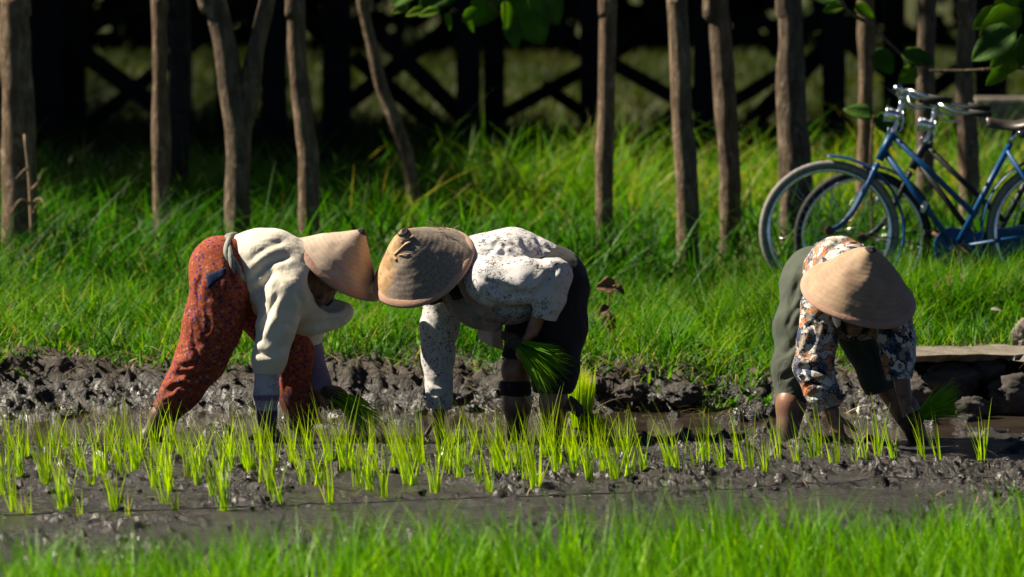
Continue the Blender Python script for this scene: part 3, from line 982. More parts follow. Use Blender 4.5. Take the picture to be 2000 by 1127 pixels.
def branch(label, twigs, leaves, rad, mat='leaf_sunlit', y=24.5):
    o0 = P(*twigs[0][0], y)
    root = empty('hanging_branch', tuple(o0)); tag(root, label, 'branch', 'branches hanging into the picture')
    for k, tw in enumerate(twigs):
        q = bez([P(u, v, y + 0.04 * i) for i, (u, v) in enumerate(tw)], 14)
        Geo().tube(q, list(np.linspace(rad[k], rad[k] * 0.5, 14)), 7).build('twig', M['bark'], root, origin=o0)
    for (u, v), (du, dv), L, wd, nx, mt in leaves:
        b_ = P(u, v, y + random.uniform(-.08, .08)); d = A(du, random.uniform(-.3, .3), -dv)
        lf = big_leaf(b_, d, A(nx, -1, 0.5), L / FPX * y, wd / FPX * y, random.uniform(.05, .3), lobes=0.05).build('leaf', M[mt], root, origin=o0)
        solid(lf, 0.002)
    return root


branch('branch of large sunlit leaves at the top right corner', [[(2060, -260), (2075, 20), (2060, 128), (1980, 131), (1900, 138), (1815, 138)]],
       [((1995, 20), (-60, 35), 95, 62, .6, 'leaf_sunlit'), ((1990, 10), (-30, -30), 60, 45, .2, 'leaf_sunlit'), ((1985, 60), (-70, 45), 105, 70, -.2, 'leaf'), ((2000, 70), (-25, 60), 85, 52, .9, 'leaf_sunlit'),
        ((1970, 128), (-45, 40), 60, 30, .4, 'leaf_sunlit'), ((2010, 60), (-10, 70), 75, 45, .3, 'leaf'), ((1955, 50), (-45, 60), 75, 45, .8, 'leaf_sunlit'), ((2015, -5), (30, 40), 80, 55, .1, 'leaf'), ((2030, 100), (40, 30), 70, 50, .3, 'leaf'), ((1975, -20), (-20, 25), 50, 36, .5, 'leaf_sunlit'), ((1960, 20), (-45, 25), 70, 44, .5, 'leaf_sunlit'), ((1985, 95), (-40, 30), 64, 40, .2, 'leaf_sunlit'), ((2010, 20), (-35, -20), 60, 40, .7, 'leaf'), ((1945, 85), (-30, 35), 46, 28, .6, 'leaf_sunlit')],
       [0.016], y=24.4)
branch('bare twig with a few leaves slanting above the blue bicycle', [[(1600, -160), (1640, 0), (1700, 48), (1745, 92), (1790, 134)]],
       [((1650, 10), (-40, 10), 46, 26, .5, 'leaf_sunlit'), ((1668, 12), (35, 15), 48, 30, .3, 'leaf_sunlit'), ((1712, 95), (30, 50), 60, 45, -.4, 'leaf'), ((1790, 134), (-20, 16), 46, 34, .4, 'leaf_sunlit'), ((1760, 105), (35, 10), 70, 40, .2, 'leaf'), ((1640, -5), (-50, -5), 60, 40, .3, 'leaf')],
       [0.014], y=25.2)
branch('cluster of broad leaves hanging from the top edge in the middle', [[(860, -160), (960, 10), (1000, 20)], [(860, -160), (800, 5), (760, 12)]],
       [((1000, -20), (35, 60), 125, 95, -.3, 'leaf'), ((1040, -30), (30, 40), 95, 80, .2, 'leaf'), ((965, -30), (-20, 55), 90, 70, .5, 'leaf'), ((900, -50), (-50, 40), 110, 70, .2, 'leaf'), ((840, -50), (-60, 40), 100, 60, -.2, 'leaf'), ((990, 40), (20, 45), 60, 40, .3, 'leaf'), ((985, 0), (5, 40), 62, 30, .8, 'leaf_sunlit'), ((930, 15), (-30, 30), 40, 22, .5, 'leaf_sunlit'),
        ((860, 20), (-40, 8), 45, 20, .6, 'leaf_sunlit'), ((830, 18), (-40, 12), 40, 18, .6, 'leaf_sunlit'), ((905, 30), (20, 25), 40, 18, .5, 'leaf_sunlit'), ((800, 10), (-35, 14), 40, 18, .5, 'leaf_sunlit'), ((870, 25), (10, 25), 36, 16, .5, 'leaf_sunlit')],
       [0.012, 0.010], y=26.6)

# loose leaf shapes in front of the slim trunk behind the fork
sp = empty('sapling', tuple(P(1700, 330, 25.6))); tag(sp, 'small sapling with two dark leaves beside the blue bicycle headlight', 'sapling')
o0 = P(1700, 330, 25.6)
Geo().tube(bez([P(1705, 480, 25.6), P(1700, 330, 25.6), P(1706, 225, 25.6)], 10), [.007] * 10, 6).build('stem', M['bark'], sp, origin=o0)
for (u, v), (du, dv), L, wd in (((1706, 226), (-50, -14), 60, 34), ((1706, 232), (38, 16), 62, 44)):
    solid(big_leaf(P(u, v, 25.6), A(du, .2, -dv), A(.2, -1, .5), L / FPX * 25.6, wd / FPX * 25.6, .15).build('leaf', M['leaf'], sp, origin=o0), .002)

# ================================================================== dry twig stump by the left trunk
M['dry'] = simple('dry_stem', (0.26, 0.18, 0.11), 0.8, 0.2)
r0 = P(62, 405, 25.7); dz = empty('dry_stalk', tuple(r0)); tag(dz, 'withered dry stalk in front of the thick left trunk', 'dry plant')
Geo().tube(bez([P(64, 470, 25.7), P(58, 350, 25.7), P(48, 262, 25.7)], 8), list(np.linspace(.014, .008, 8)), 7).build('stalk', M['dry'], dz, origin=r0)
for (a, b_, c_) in (((62, 400), (40, 390), (18, 420)), ((60, 372), (74, 356), (84, 330)), ((64, 395), (80, 388), (92, 415)), ((60, 340), (50, 330), (30, 350)), ((63, 420), (72, 400), (76, 385))):
    Geo().tube(bez([P(*a, 25.7), P(*b_, 25.65), P(*c_, 25.6)], 7), list(np.linspace(.008, .002, 7)), 6).build('dry_leaf', M['dry'], dz, origin=r0)

# ================================================================== stone ledge on the right
def mat_stone(name, a, b, c_):
    m = N(name); c = m.coord(); n1 = m.noise(c, 9, 6, .65); n2 = m.noise(c, 60, 4)
    col = m.ramp(n1, [(.3, a), (.5, b), (.75, c_)])
    return m.done(m.pbr(col, .85, .3, normal=m.bump(m.math('ADD', n1, m.math('MULTIPLY', n2, .4)), .6, .02)))


M['stone'] = mat_stone('stone', (.085, .07, .055), (.18, .155, .125), (.27, .24, .20))
M['rock'] = mat_stone('rock', (.03, .026, .022), (.06, .052, .046), (.12, .105, .09))


def slab(name, x0, x1, ya, yb, z0, z1, mat, seed, label, cat):
    nx, ny = 40, 10
    V = []; F = []
    for lay, z in ((0, z0), (1, z1)):
        for j in range(ny):
            for i in range(nx):
                x = x0 + (x1 - x0) * i / (nx - 1); y = ya + (yb - ya) * j / (ny - 1)
                ed = fbm(x * 7, lay * 3.1, octs=5, seed=seed, gain=.7) * 0.17
                y2 = y + ed * (1 - j / (ny - 1)) * (1.5 if lay == 0 else 1.0) + (0.02 if lay == 0 and j == 0 else 0)
                V.append((x + .012 * vnoise(y * 9, x * 3, seed=seed), y2, z + 0.012 * fbm(x * 6, y * 6, seed=seed + lay)))
    k = nx * ny
    for j in range(ny - 1):
        for i in range(nx - 1):
            a = j * nx + i
            F += [(a, a + nx, a + nx + 1, a + 1), (k + a, k + a + 1, k + a + nx + 1, k + a + nx)]
    for i in range(nx - 1):
        F.append((i, i + 1, k + i + 1, k + i)); a = (ny - 1) * nx + i; F.append((a + 1, a, k + a, k + a + 1))
    for j in range(ny - 1):
        a = j * nx; F.append((a + nx, a, k + a, k + a + nx)); a = j * nx + nx - 1; F.append((a, a + nx, k + a + nx, k + a))
    o = np.array(((x0 + x1) / 2, (ya + yb) / 2, z0))
    g = Geo(); g.add(np.array(V), F)
    ob = g.build(name, M[mat], None, False, o); ob.location = o
    return tag(ob, label, cat)


xa = P(1765, 690, 21.2)[0]
zt = P(1800, 690, 21.2)[2]
slab('stone_slab', xa, 3.6, 21.10, 21.62, zt - 0.032, zt, 'stone', 3, 'flat pale stone slab edging the bank behind the right farmer', 'stone slab')


def rock(u, v, y, s, label, seed, mat='rock', sx=1.3, sz=.8, cat='rock'):
    import bmesh
    bm = bmesh.new(); bmesh.ops.create_icosphere(bm, subdivisions=4, radius=1.0)
    Q = np.array([q.co[:] for q in bm.verts]); FF = [tuple(q.index for q in f.verts) for f in bm.faces]; bm.free()
    Q = Q * (1 + .35 * fbm(Q[:, 0] * 1.1 + seed, Q[:, 1] * 1.1, Q[:, 2] * 1.1, octs=6, seed=seed, gain=.72)[:, None] * 2.0) * np.array((sx, .9, sz)) * s
    g = Geo(); g.add(Q, FF); o = g.build('earth_clod' if mat == 'mud' else 'rock', M[mat]); o.location = P(u, v, y)
    return tag(o, label, cat)


rock(1855, 745, 21.22, .10, 'dark lump of rock under the left end of the stone slab', 1)
rock(1985, 772, 21.12, .105, 'dark rounded rock low at the right edge below the slab', 2)
rock(1790, 770, 21.2, .075, 'dark wet rock between the right arm and the bundle', 3)
rock(1925, 725, 21.28, .075, 'shadowed rock directly under the middle of the slab', 4)
rock(1900, 800, 20.95, .06, 'wet muddy stone at the water edge right of the bundle', 5)
rock(2000, 662, 21.7, .07, 'grey stone standing on the slab at the right edge', 6, 'stone', .7, 1.1)
rock(1235, 765, 21.28, .062, 'big dark clod of earth right of the standing seedling bundle', 7, 'mud', 1.2, .8, 'earth clod')
rock(1330, 772, 21.28, .066, 'big undercut clod of earth at the end of the bare bank', 8, 'mud', 1.3, .75, 'earth clod')
rock(1165, 750, 21.34, .045, 'rounded clod of earth beside the standing seedling bundle', 9, 'mud', 1.1, .9, 'earth clod')
rock(610, 778, 21.28, .04, 'earth clod behind the left farmer hands', 10, 'mud', 1.4, .8, 'earth clod')
rock(900, 775, 21.28, .045, 'earth clod right of the straight white sleeve', 11, 'mud', 1.2, .9, 'earth clod')

# blurred grey concrete block far right
g = Geo(); g.box((0, 0, 0), (.5, .4, .5)); o = g.build('concrete_block', M['stone'], None, False); o.location = P(1960, 190, 37.0); o.location.z = float(ground_z(o.location.x, 37.0)) + .25
md = o.modifiers.new('bevel', 'BEVEL'); md.width = .03; md.segments = 2
tag(o, 'grey concrete block in the shade above the blue bicycle saddle', 'block')

# ================================================================== fallen leaves
M['deadleaf'] = mat_leaf('deadleaf', (.10, .05, .028), (.25, .14, .075), .25)
M['deadleaf_tan'] = mat_leaf('deadleaf_tan', (.30, .20, .10), (.48, .36, .20), .3)
M['paleleaf'] = mat_leaf('paleleaf', (.5, .48, .42), (.7, .68, .6), .2)


def fallen(u, v, y, d, nrm, L, wd, curl, mat, label, lift=0):
    b_ = P(u, v, y)
    o = big_leaf((0, 0, 0), d, nrm, L, wd, curl, 13, 9, .05).build('fallen_leaf', M[mat]); o.location = b_
    solid(o, .002)
    return tag(o, label, 'leaf', 'fallen leaves')


w0 = P(1192, 645, 22.5); w0[2] = float(ground_z(w0[0], 22.5)) - .01
wp = empty('withered_plant', tuple(w0)); tag(wp, 'withered plant with curled brown leaves in the grass right of the middle farmer', 'dry plant')
Geo().tube(bez([w0, P(1188, 610, 22.5), P(1192, 565, 22.48), P(1204, 556, 22.46)], 12), list(np.linspace(.005, .0025, 12)), 6).build('stem', M['dry'], wp, origin=w0)
for (u, v), d_, nr_, L_, w_, cu in (((1204, 556), A(-1, -.2, -.10), A(.3, -1, .35), .095, .075, .35), ((1200, 560), A(.6, -.3, -.2), A(.2, -.7, 1), .05, .05, .6), ((1187, 612), A(.2, -.4, -.9), A(-.7, -1, .3), .085, .07, .45), ((1188, 600), A(-.7, -.4, -.35), A(0, -1, .6), .055, .045, .6), ((1184, 626), A(-.4, -.5, -.7), A(-.3, -1, .3), .05, .035, .4)):
    q_ = P(u, v, 22.48)
    lf_ = big_leaf(q_, d_, nr_, L_, w_, cu, 13, 9, .08)
    for V_ in lf_.v: V_ += .007 * np.stack([fbm(V_[:, 0] * 40, V_[:, 1] * 40, V_[:, 2] * 40 + k_, octs=2, seed=k_) for k_ in (1, 2, 3)], 1)
    solid(lf_.build('leaf', M['deadleaf'], wp, origin=w0), .002)
fallen(1822, 562, 23.5, A(1, .2, .15), A(0, -.4, 1), .19, .09, -.25, 'deadleaf_tan', 'tan dry leaf lying in the grass under the blue bicycle crank')
fallen(1936, 604, 22.2, A(1, .2, -.05), A(0, -.5, 1), .06, .025, .2, 'paleleaf', 'small whitish leaf on the bank above the stone slab')
fallen(108, 632, 22.2, A(.5, .2, -1), A(.3, -1, .3), .045, .03, .2, 'paleleaf', 'small white leaf on the bank at the far left')


# ================================================================== bicycles
def mat_paint(name, col, rough=.3):
    m = N(name); c = m.coord(); n1 = m.noise(c, 28, 5, .6); n2 = m.noise(c, 120, 4, .6)
    dirt = m.math('MULTIPLY', m.maprange(n1, .60, .80), m.maprange(n2, .4, .6))
    colr = m.mix(dirt, col, (.10, .075, .05))
    return m.done(m.pbr(colr, m.maprange(n1, .3, .7, rough, rough + .25), .4))


M['blue_paint'] = mat_paint('blue_paint', (.003, .062, .20))
M['black_paint'] = mat_paint('black_paint', (.012, .014, .02), .35)
M['chrome'] = simple('chrome', (.70, .72, .74), .22, .5, 1.0, .2, 60)
M['rubber'] = simple('rubber', (.030, .029, .028), .75, .3)
M['greywall'] = simple('grey_tyre', (.22, .21, .20), .75, .3)
M['leather'] = simple('saddle_leather', (.05, .040, .036), .35, .5)
M['rust'] = simple('rusty_steel', (.12, .06, .035), .6, .4, .4)
M['lamp'] = simple('lamp_shell', (.78, .80, .80), .15, .5, 1.0, .1)
M['white_plastic'] = simple('white_plastic', (.7, .69, .65), .4, .5)


def bicycle(label, c_uv, y, paint, tyre, scale, k, second=False):
    """all shapes are laid out in the bicycle's own plane: x forward to back, z up, y across"""
    R = .35
    hub = P(*c_uv, y)
    root = empty('bicycle', (hub[0], y, hub[2] - R)); tag(root, label, 'bicycle', 'parked bicycles')
    sc = k

    def B(u, v, off=0.0):
        return A((u - 1620) / sc, off, (451 - v) / sc + R)
    H = B(1620, 451); RH = A(1.13, 0, R)

    def wheel(c, nm):
        ty = Geo().ring(c, (0, 1, 0), R - .019, .019, 64, 10).build('tyre', M[tyre], None)
        ty.name = 'wheel'; ty.parent = root
        Geo().ring(c, (0, 1, 0), R - .046, .012, 64, 8, flat=1.2).build('rim', M['chrome'], ty)
        Geo().tube([c - A(0, .045, 0), c + A(0, .045, 0)], .022, 12).build('hub', M['rust'], ty)
        sg = Geo()
        for i in range(32):
            a = 2 * math.pi * i / 32; s = 1 if i % 2 else -1; a2 = a + .35 * (1 if (i // 2) % 2 else -1)
            sg.tube([c + A(math.cos(a) * .02, s * .03, math.sin(a) * .02), c + A(math.cos(a2) * (R - .05), 0, math.sin(a2) * (R - .05))], .0011, 4)
        sg.build('spokes', M['chrome'], ty)
        return ty
    wheel(H, 'front'); wheel(RH, 'rear')

    def fender(c, a0, a1, nm):
        G = []
        for i in range(33):
            a = a0 + (a1 - a0) * i / 32
            row = []
            for j in range(9):
                q = -1.25 + 2.5 * j / 8
                rr2 = R + .012 + .016 * math.cos(q)
                row.append(c + A(math.cos(a) * rr2, .030 * math.sin(q), math.sin(a) * rr2))
            G.append(row)
        o = Geo().grid(G).build('fender', M[paint], root); solid(o, .002)
        return o
    f1 = fender(H, math.radians(92), math.radians(-28), 'front')
    fender(RH, math.radians(205), math.radians(20), 'rear')
    for s in (-1, 1):
        Geo().tube([H + A(0, s * .05, 0), H + A(math.cos(-.1) * (R + .012), s * .032, math.sin(-.12) * (R + .012))], .0025, 6).build('fender_stay', M['rust'], root)
    # fork, head tube, frame
    crown = B(1713, 322); ht0 = B(1718, 312); ht1 = B(1745, 258)
    fk = Geo()
    for s in (-1, 1):
        fk.tube(bez([crown + A(0, s * .035, 0), B(1690, 368, s * .045), B(1664, 416, s * .048), B(1642, 440, s * .048), H + A(0, s * .048, 0)], 16), list(np.linspace(.014, .0095, 16)), 10)
    fk.tube([crown - A(0, .045, 0), crown + A(0, .045, 0)], .014, 10)
    fk.build('fork', M[paint], root)
    bb = B(1868, 484)
    fr = Geo()
    fr.tube([ht0, ht1], .021, 12)
    fr.tube([B(1746, 266), B(1906, 420)], .0145, 12)
    fr.tube([B(1731, 300), bb], .0155, 12)
    st_top = B(1975, 280)
    fr.tube([bb, st_top], .0155, 12)
    fr.tube([bb - A(0, .03, 0), bb + A(0, .03, 0)], .026, 14)
    for s in (-1, 1):
        fr.tube([bb + A(0, s * .03, 0), RH + A(0, s * .06, 0)], .0105, 8)
        fr.tube([B(1968, 294, s * .02), RH + A(0, s * .06, 0)], .0095, 8)
    fr.build('frame', M[paint], root)
    # saddle
    sp_ = B(1985, 255)
    Geo().tube([st_top, sp_], .012, 10).build('seat_post', M['chrome'], root)
    G = []
    for i in range(13):
        t = i / 12
        x = B(1928, 242)[0] + t * .27
        w = .020 + .075 * sstep(.25, .85, t) * (1 - .25 * sstep(.9, 1, t))
        zc = B(0, 240)[2] - .018 * math.sin(math.pi * t) + .02 * sstep(.5, 1, t)
        G.append([A(x, w * math.sin(q), zc + .028 * math.cos(q) - .01 * abs(math.sin(q))) for q in np.linspace(-1.9, 1.9, 11)])
    sd = Geo().grid(G).build('saddle', M['leather'], root); solid(sd, .008)
    sg = Geo()
    for i in range(4):
        sg.ring(B(1992, 252, .05 if i % 2 else -.05) - A(0, 0, .006 * i), (0, 0, 1), .014, .003, 14, 5)
    sg.build('saddle_spring', M['chrome'], sd)
    # chain case, crank, pedals
    cc = Geo(); G = []
    prof = []
    for q in np.linspace(math.pi * .55, math.pi * 1.5, 14): prof.append(bb + A(math.cos(q) * .105, 0, math.sin(q) * .105))
    prof += [RH + A(.0, 0, -.055), RH + A(.05, 0, 0), RH + A(0, 0, .055), bb + A(.1, 0, .075)]
    n_ = len(prof)
    V = [p + A(0, .030, 0) for p in prof] + [p + A(0, .065, 0) for p in prof]
    cc.add(np.array(V), [tuple(range(n_)), tuple(range(n_, 2 * n_))[::-1]] + [(i, n_ + i, n_ + (i + 1) % n_, (i + 1) % n_) for i in range(n_)])
    cc.build('chain_case', M[paint], root, False)
    cr = Geo(); cr.tube([bb - A(0, .085, 0), bb + A(.11, -.085, -.075)], [.016, .011], 8); cr.tube([bb + A(0, .07, 0), bb + A(-.11, .07, .075)], [.014, .010], 8)
    cr.tube([bb - A(0, .09, 0), bb + A(0, .09, 0)], .012, 8)
    co = cr.build('crank', M['rust'], root)
    for s, e in ((-1, bb + A(.11, -.085, -.075)), (1, bb + A(-.11, .07, .075))):
        Geo().box(e + A(0, s * .05, 0), (.075, .075, .022)).build('pedal', M['rubber'], co, False)
    # kick stand and carrier
    ks = Geo()
    for s in (-1, 1): ks.tube([RH + A(-.05, s * .07, -.01), A(RH[0] - .12, s * .10, .02)], .008, 7)
    ks.build('kickstand', M['rust'], root)
    ca = Geo()
    for s in (-1, 0, 1): ca.tube([A(RH[0] - .16, s * .05, R + .40), A(RH[0] + .24, s * .05, R + .395)], .005, 6)
    for s in (-1, 1): ca.tube([A(RH[0] + .15, s * .05, R + .39), RH + A(0, s * .065, 0)], .005, 6)
    for x in (-.14, .05, .22): ca.tube([A(RH[0] + x, -.055, R + .398), A(RH[0] + x, .055, R + .398)], .004, 6)
    ca.build('carrier', M['black_paint'], root)
    # handlebar with brake levers and lamp
    stem = Geo(); stem.tube(bez([ht1 - A(.0, 0, .02), B(1757, 222), B(1762, 196)], 8), .0125, 10); stem.tube([B(1762, 196), B(1760, 184)], .016, 10)
    stem.build('stem', M['chrome'], root)
    top = B(1760, 186)
    sw = .20 if not second else .26
    hb = Geo()
    for s in (-1, 1):
        hb.tube(bez([top, top + A(-.008, s * .08, .012), top + A(.03, s * .19, .02), top + A(.11, s * .245, -.01), top + A(sw, s * .25, -.025)], 18), .0115, 10)
    hbo = hb.build('handlebar', M['chrome'], root)
    for s in (-1, 1):
        Geo().tube([top + A(sw - .085, s * .25, -.014), top + A(sw + .03, s * .25, -.032)], [.0165, .0155], 10).build('grip', M['rubber'], hbo)
        lv = Geo(); lv.tube(bez([top + A(.02, s * .16, .0), top + A(.04, s * .21, -.05), top + A(.14, s * .235, -.065)], 10), .005, 6)
        lv.tube(bez([top + A(.02, s * .12, .0), top + A(.01, s * .07, -.06), B(1752, 235, s * .03), B(1738, 262, s * .03)], 12), .0038, 6)
        lv.build('brake_rod', M['chrome'], hbo)
    bell = Geo(); bell.lathe([(.0, .03), (.014, .028), (.024, .016), (.027, 0), (.0, 0)], B(1752, 176, -.07), (0, 0, 1), 16)
    bell.build('bell', M['lamp'], hbo)
    lc = B(1752, 226)
    hl = Geo().lathe([(.0, -.03), (.012, -.028), (.026, -.01), (.034, .02), (.038, .045), (.040, .055), (.036, .060), (.0, .066)], lc, (-1, 0, .22), 20).build('headlamp', M['lamp'], root)
    Geo().ring(lc + A(-.054, 0, .012), (-1, 0, .22), .038, .004, 24, 6).build('lamp_rim', M['chrome'], hl)
    Geo().tube(bez([B(1736, 248, -.01), B(1734, 258, -.01), B(1745, 262, -.015), B(1762, 250, -.015), B(1764, 215, -.012)], 14), .0035, 6).build('lamp_bracket', M['chrome'], root)
    Geo().tube(bez([B(1760, 190, .08), B(1738, 172, .1), B(1718, 154, .1)], 8), .003, 6).build('brake_cable', M['rubber'], root)
    dy = Geo().lathe([(.0, -.03), (.012, -.03), (.014, .0), (.014, .025), (.006, .032), (.0, .034)], B(1650 if second else 1805, 372 if second else 404, -.03), (.35, 0, 1), 14)
    dy.build('dynamo' if second else 'cable_clamp', M['white_plastic'], root)
    return root


b1 = bicycle('blue old roadster bicycle with chrome headlamp standing in front of the other', (1620, 451), 23.9, 'blue_paint', 'greywall', 1, 394)
b1.rotation_euler = (math.radians(-3), 0, 0)
b2 = bicycle('black old bicycle standing half hidden behind the blue bicycle', (1685, 464), 24.45, 'black_paint', 'rubber', 1, 394, True)
b2.rotation_euler = (math.radians(2), 0, math.radians(-5))


# ================================================================== figures: smooth solids from joints
class Solid:
    """a smooth union of tapered limbs, turned into one continuous surface"""
    def __init__(s, vox=.006):
        s.p = []; s.vox = vox; s.post = []

    def rc(s, a, b, ra, rb, k=.03):
        s.p.append(('rc', np.asarray(a, float), np.asarray(b, float), ra, rb, k)); return s

    def chain(s, pts, rad, k=.03):
        for i in range(len(pts) - 1): s.rc(pts[i], pts[i + 1], rad[i], rad[i + 1], k)
        return s

    def el(s, c, r, k=.03, ax=None):
        s.p.append(('el', np.asarray(c, float), np.asarray(r, float), ax, 0, k)); return s

    def cut(s, c, n, rad):
        s.post.append(('cut', np.asarray(c, float), unit(n), rad)); return s

    def carve(s, a, b, ra, rb):
        s.post.append(('carve', np.asarray(a, float), np.asarray(b, float), ra, rb)); return s

    @staticmethod
    def d_rc(Q, a, b, ra, rb):
        ba = b - a; l2 = float(ba @ ba) + 1e-12
        t = np.clip(((Q - a) @ ba) / l2, 0, 1)
        return np.linalg.norm(Q - a - t[..., None] * ba, axis=-1) - (ra + (rb - ra) * t)

    def field(s):
        lo = np.full(3, 1e9); hi = -lo
        for q in s.p:
            if q[0] == 'rc':
                m = max(q[3], q[4]); lo = np.minimum(lo, np.minimum(q[1], q[2]) - m); hi = np.maximum(hi, np.maximum(q[1], q[2]) + m)
            else:
                m = np.max(q[2]); lo = np.minimum(lo, q[1] - m); hi = np.maximum(hi, q[1] + m)
        lo -= .04; hi += .04
        v = s.vox
        dim = np.ceil((hi - lo) / v).astype(int) + 1
        D = np.full(dim, .25, np.float32)
        axs = [lo[i] + np.arange(dim[i]) * v for i in range(3)]

        def region(a, b, m):
            i0 = np.maximum(0, np.floor((a - m - lo) / v).astype(int)); i1 = np.minimum(dim, np.ceil((b + m - lo) / v).astype(int) + 1)
            sl = tuple(slice(i0[i], i1[i]) for i in range(3))
            X = np.stack(np.meshgrid(*[axs[i][sl[i]] for i in range(3)], indexing='ij'), -1)
            return sl, X
        for q in s.p:
            k = q[5]
            if q[0] == 'rc':
                m = max(q[3], q[4]) + k + .03
                sl, X = region(np.minimum(q[1], q[2]), np.maximum(q[1], q[2]), m)
                d = s.d_rc(X, q[1], q[2], q[3], q[4])
            else:
                m = np.max(q[2]) + k + .03
                sl, X = region(q[1], q[1], m)
                Y = X - q[1]
                if q[3] is not None: Y = Y @ np.asarray(q[3]).T
                Y = Y / q[2]
                nn = np.linalg.norm(Y, axis=-1); g2 = np.linalg.norm(Y / q[2], axis=-1) + 1e-6
                d = nn * (nn - 1) / g2
            o = D[sl]
            h = np.clip(k - np.abs(o - d), 0, None) / k
            D[sl] = np.minimum(o, d) - h * h * k * .25
        for q in s.post:
            if q[0] == 'cut':
                sl, X = region(q[1], q[1], q[3] + .02)
                d = (X - q[1]) @ q[2]
                inside = np.linalg.norm(X - q[1], axis=-1) < q[3]
                D[sl] = np.where(inside, np.maximum(D[sl], d), D[sl])
            else:
                sl, X = region(np.minimum(q[1], q[2]), np.maximum(q[1], q[2]), max(q[3], q[4]) + .02)
                D[sl] = np.maximum(D[sl], -s.d_rc(X, q[1], q[2], q[3], q[4]))
        return D, lo, v

    def mesh(s):
        D, lo, v = s.field()
        S = D < 0
        nx, ny, nz = D.shape
        cnt = np.zeros((nx - 1, ny - 1, nz - 1), np.uint8)
        for a in (0, 1):
            for b in (0, 1):
                for c in (0, 1):
                    cnt += S[a:nx - 1 + a, b:ny - 1 + b, c:nz - 1 + c]
        act = (cnt > 0) & (cnt < 8)
        I = np.argwhere(act)
        idx = np.full(act.shape, -1, np.int64); idx[act] = np.arange(len(I))
        acc = np.zeros((len(I), 3)); num = np.zeros(len(I))
        cor = [(a, b, c) for a in (0, 1) for b in (0, 1) for c in (0, 1)]
        for a in cor:
            for ax in range(3):
                if a[ax]: continue
                b = list(a); b[ax] = 1
                d0 = D[I[:, 0] + a[0], I[:, 1] + a[1], I[:, 2] + a[2]]; d1 = D[I[:, 0] + b[0], I[:, 1] + b[1], I[:, 2] + b[2]]
                m = (d0 < 0) != (d1 < 0)
                t = np.where(m, d0 / (d0 - d1 + 1e-12 * (d0 == d1)), 0)
                p = np.tile(np.array(a, float), (len(I), 1)); p[:, ax] += t
                acc += np.where(m[:, None], p, 0); num += m
        V = lo + (I + acc / num[:, None]) * v
        Fs = []
        for ax in range(3):
            o1, o2 = [i for i in range(3) if i != ax]
            sa = [slice(1, -1)] * 3; sb = [slice(1, -1)] * 3
            sa[ax] = slice(0, D.shape[ax] - 1); sb[ax] = slice(1, D.shape[ax])
            A_, B_ = S[tuple(sa)], S[tuple(sb)]
            E = np.argwhere(A_ != B_)
            fl = A_[tuple(E.T)]
            c = E.copy(); c[:, o1] += 1; c[:, o2] += 1
            q = []
            for d1, d2 in ((0, 0), (1, 0), (1, 1), (0, 1)):
                e = c.copy(); e[:, o1] -= d1; e[:, o2] -= d2
                q.append(idx[e[:, 0], e[:, 1], e[:, 2]])
            q = np.stack(q, 1)
            if ax == 1: fl = ~fl
            q[fl] = q[fl][:, ::-1]
            q = q[(q >= 0).all(1)]
            Fs.append(q)
        F = np.concatenate(Fs)[:, ::-1]
        return V, F


def vnormals(V, F):
    n = np.cross(V[F[:, 2]] - V[F[:, 0]], V[F[:, 3]] - V[F[:, 1]])
    vn = np.zeros_like(V)
    for k in range(4): np.add.at(vn, F[:, k], n)
    return vn / (np.linalg.norm(vn, axis=1)[:, None] + 1e-12)


def relax(V, F, it=2, lam=.5):
    for _ in range(it):
        s = np.zeros_like(V); c = np.zeros(len(V))
        for k in range(4):
            np.add.at(s, F[:, k], V[F[:, (k + 1) % 4]]); np.add.at(c, F[:, k], 1)
            np.add.at(s, F[:, (k + 1) % 4], V[F[:, k]]); np.add.at(c, F[:, (k + 1) % 4], 1)
        V = V + lam * (s / c[:, None] - V)
    return V


def cloth(V, F, folds, seed=0, base=.004):
    """folds: (centre, reach, direction the creases run along, frequency, depth)"""
    n = vnormals(V, F)
    d = base * fbm(V[:, 0] * 9, V[:, 1] * 9, V[:, 2] * 9, octs=3, seed=seed) * 2
    wx = V + .02 * np.stack([vnoise(V[:, 0] * 6, V[:, 1] * 6, V[:, 2] * 6, seed=seed + q) for q in (3, 4, 5)], 1)
    for i, (c, r, dr, fr, dep) in enumerate(folds):
        dr = unit(dr)
        L = wx - np.asarray(c)
        al = L @ dr
        pr = L - al[:, None] * dr
        w = np.exp(-(np.linalg.norm(V - np.asarray(c), axis=1) / r) ** 2)
        q = pr * fr + (al * fr * .08)[:, None] * dr
        nz = np.abs(vnoise(q[:, 0] + i * 7.7, q[:, 1], q[:, 2], seed=seed + 11 + i))
        nf = np.abs(vnoise(q[:, 0] * 2.1 + i * 3.7, q[:, 1] * 2.1, q[:, 2] * 2.1, seed=seed + 31 + i))
        d = d + .62 * dep * w * (.75 * (1 - 2.2 * nz) - 1.0 * np.clip(1 - nz * 3.2, 0, 1) ** 2 + .35 * (1 - 2 * nf))
    return V + n * d[:, None]


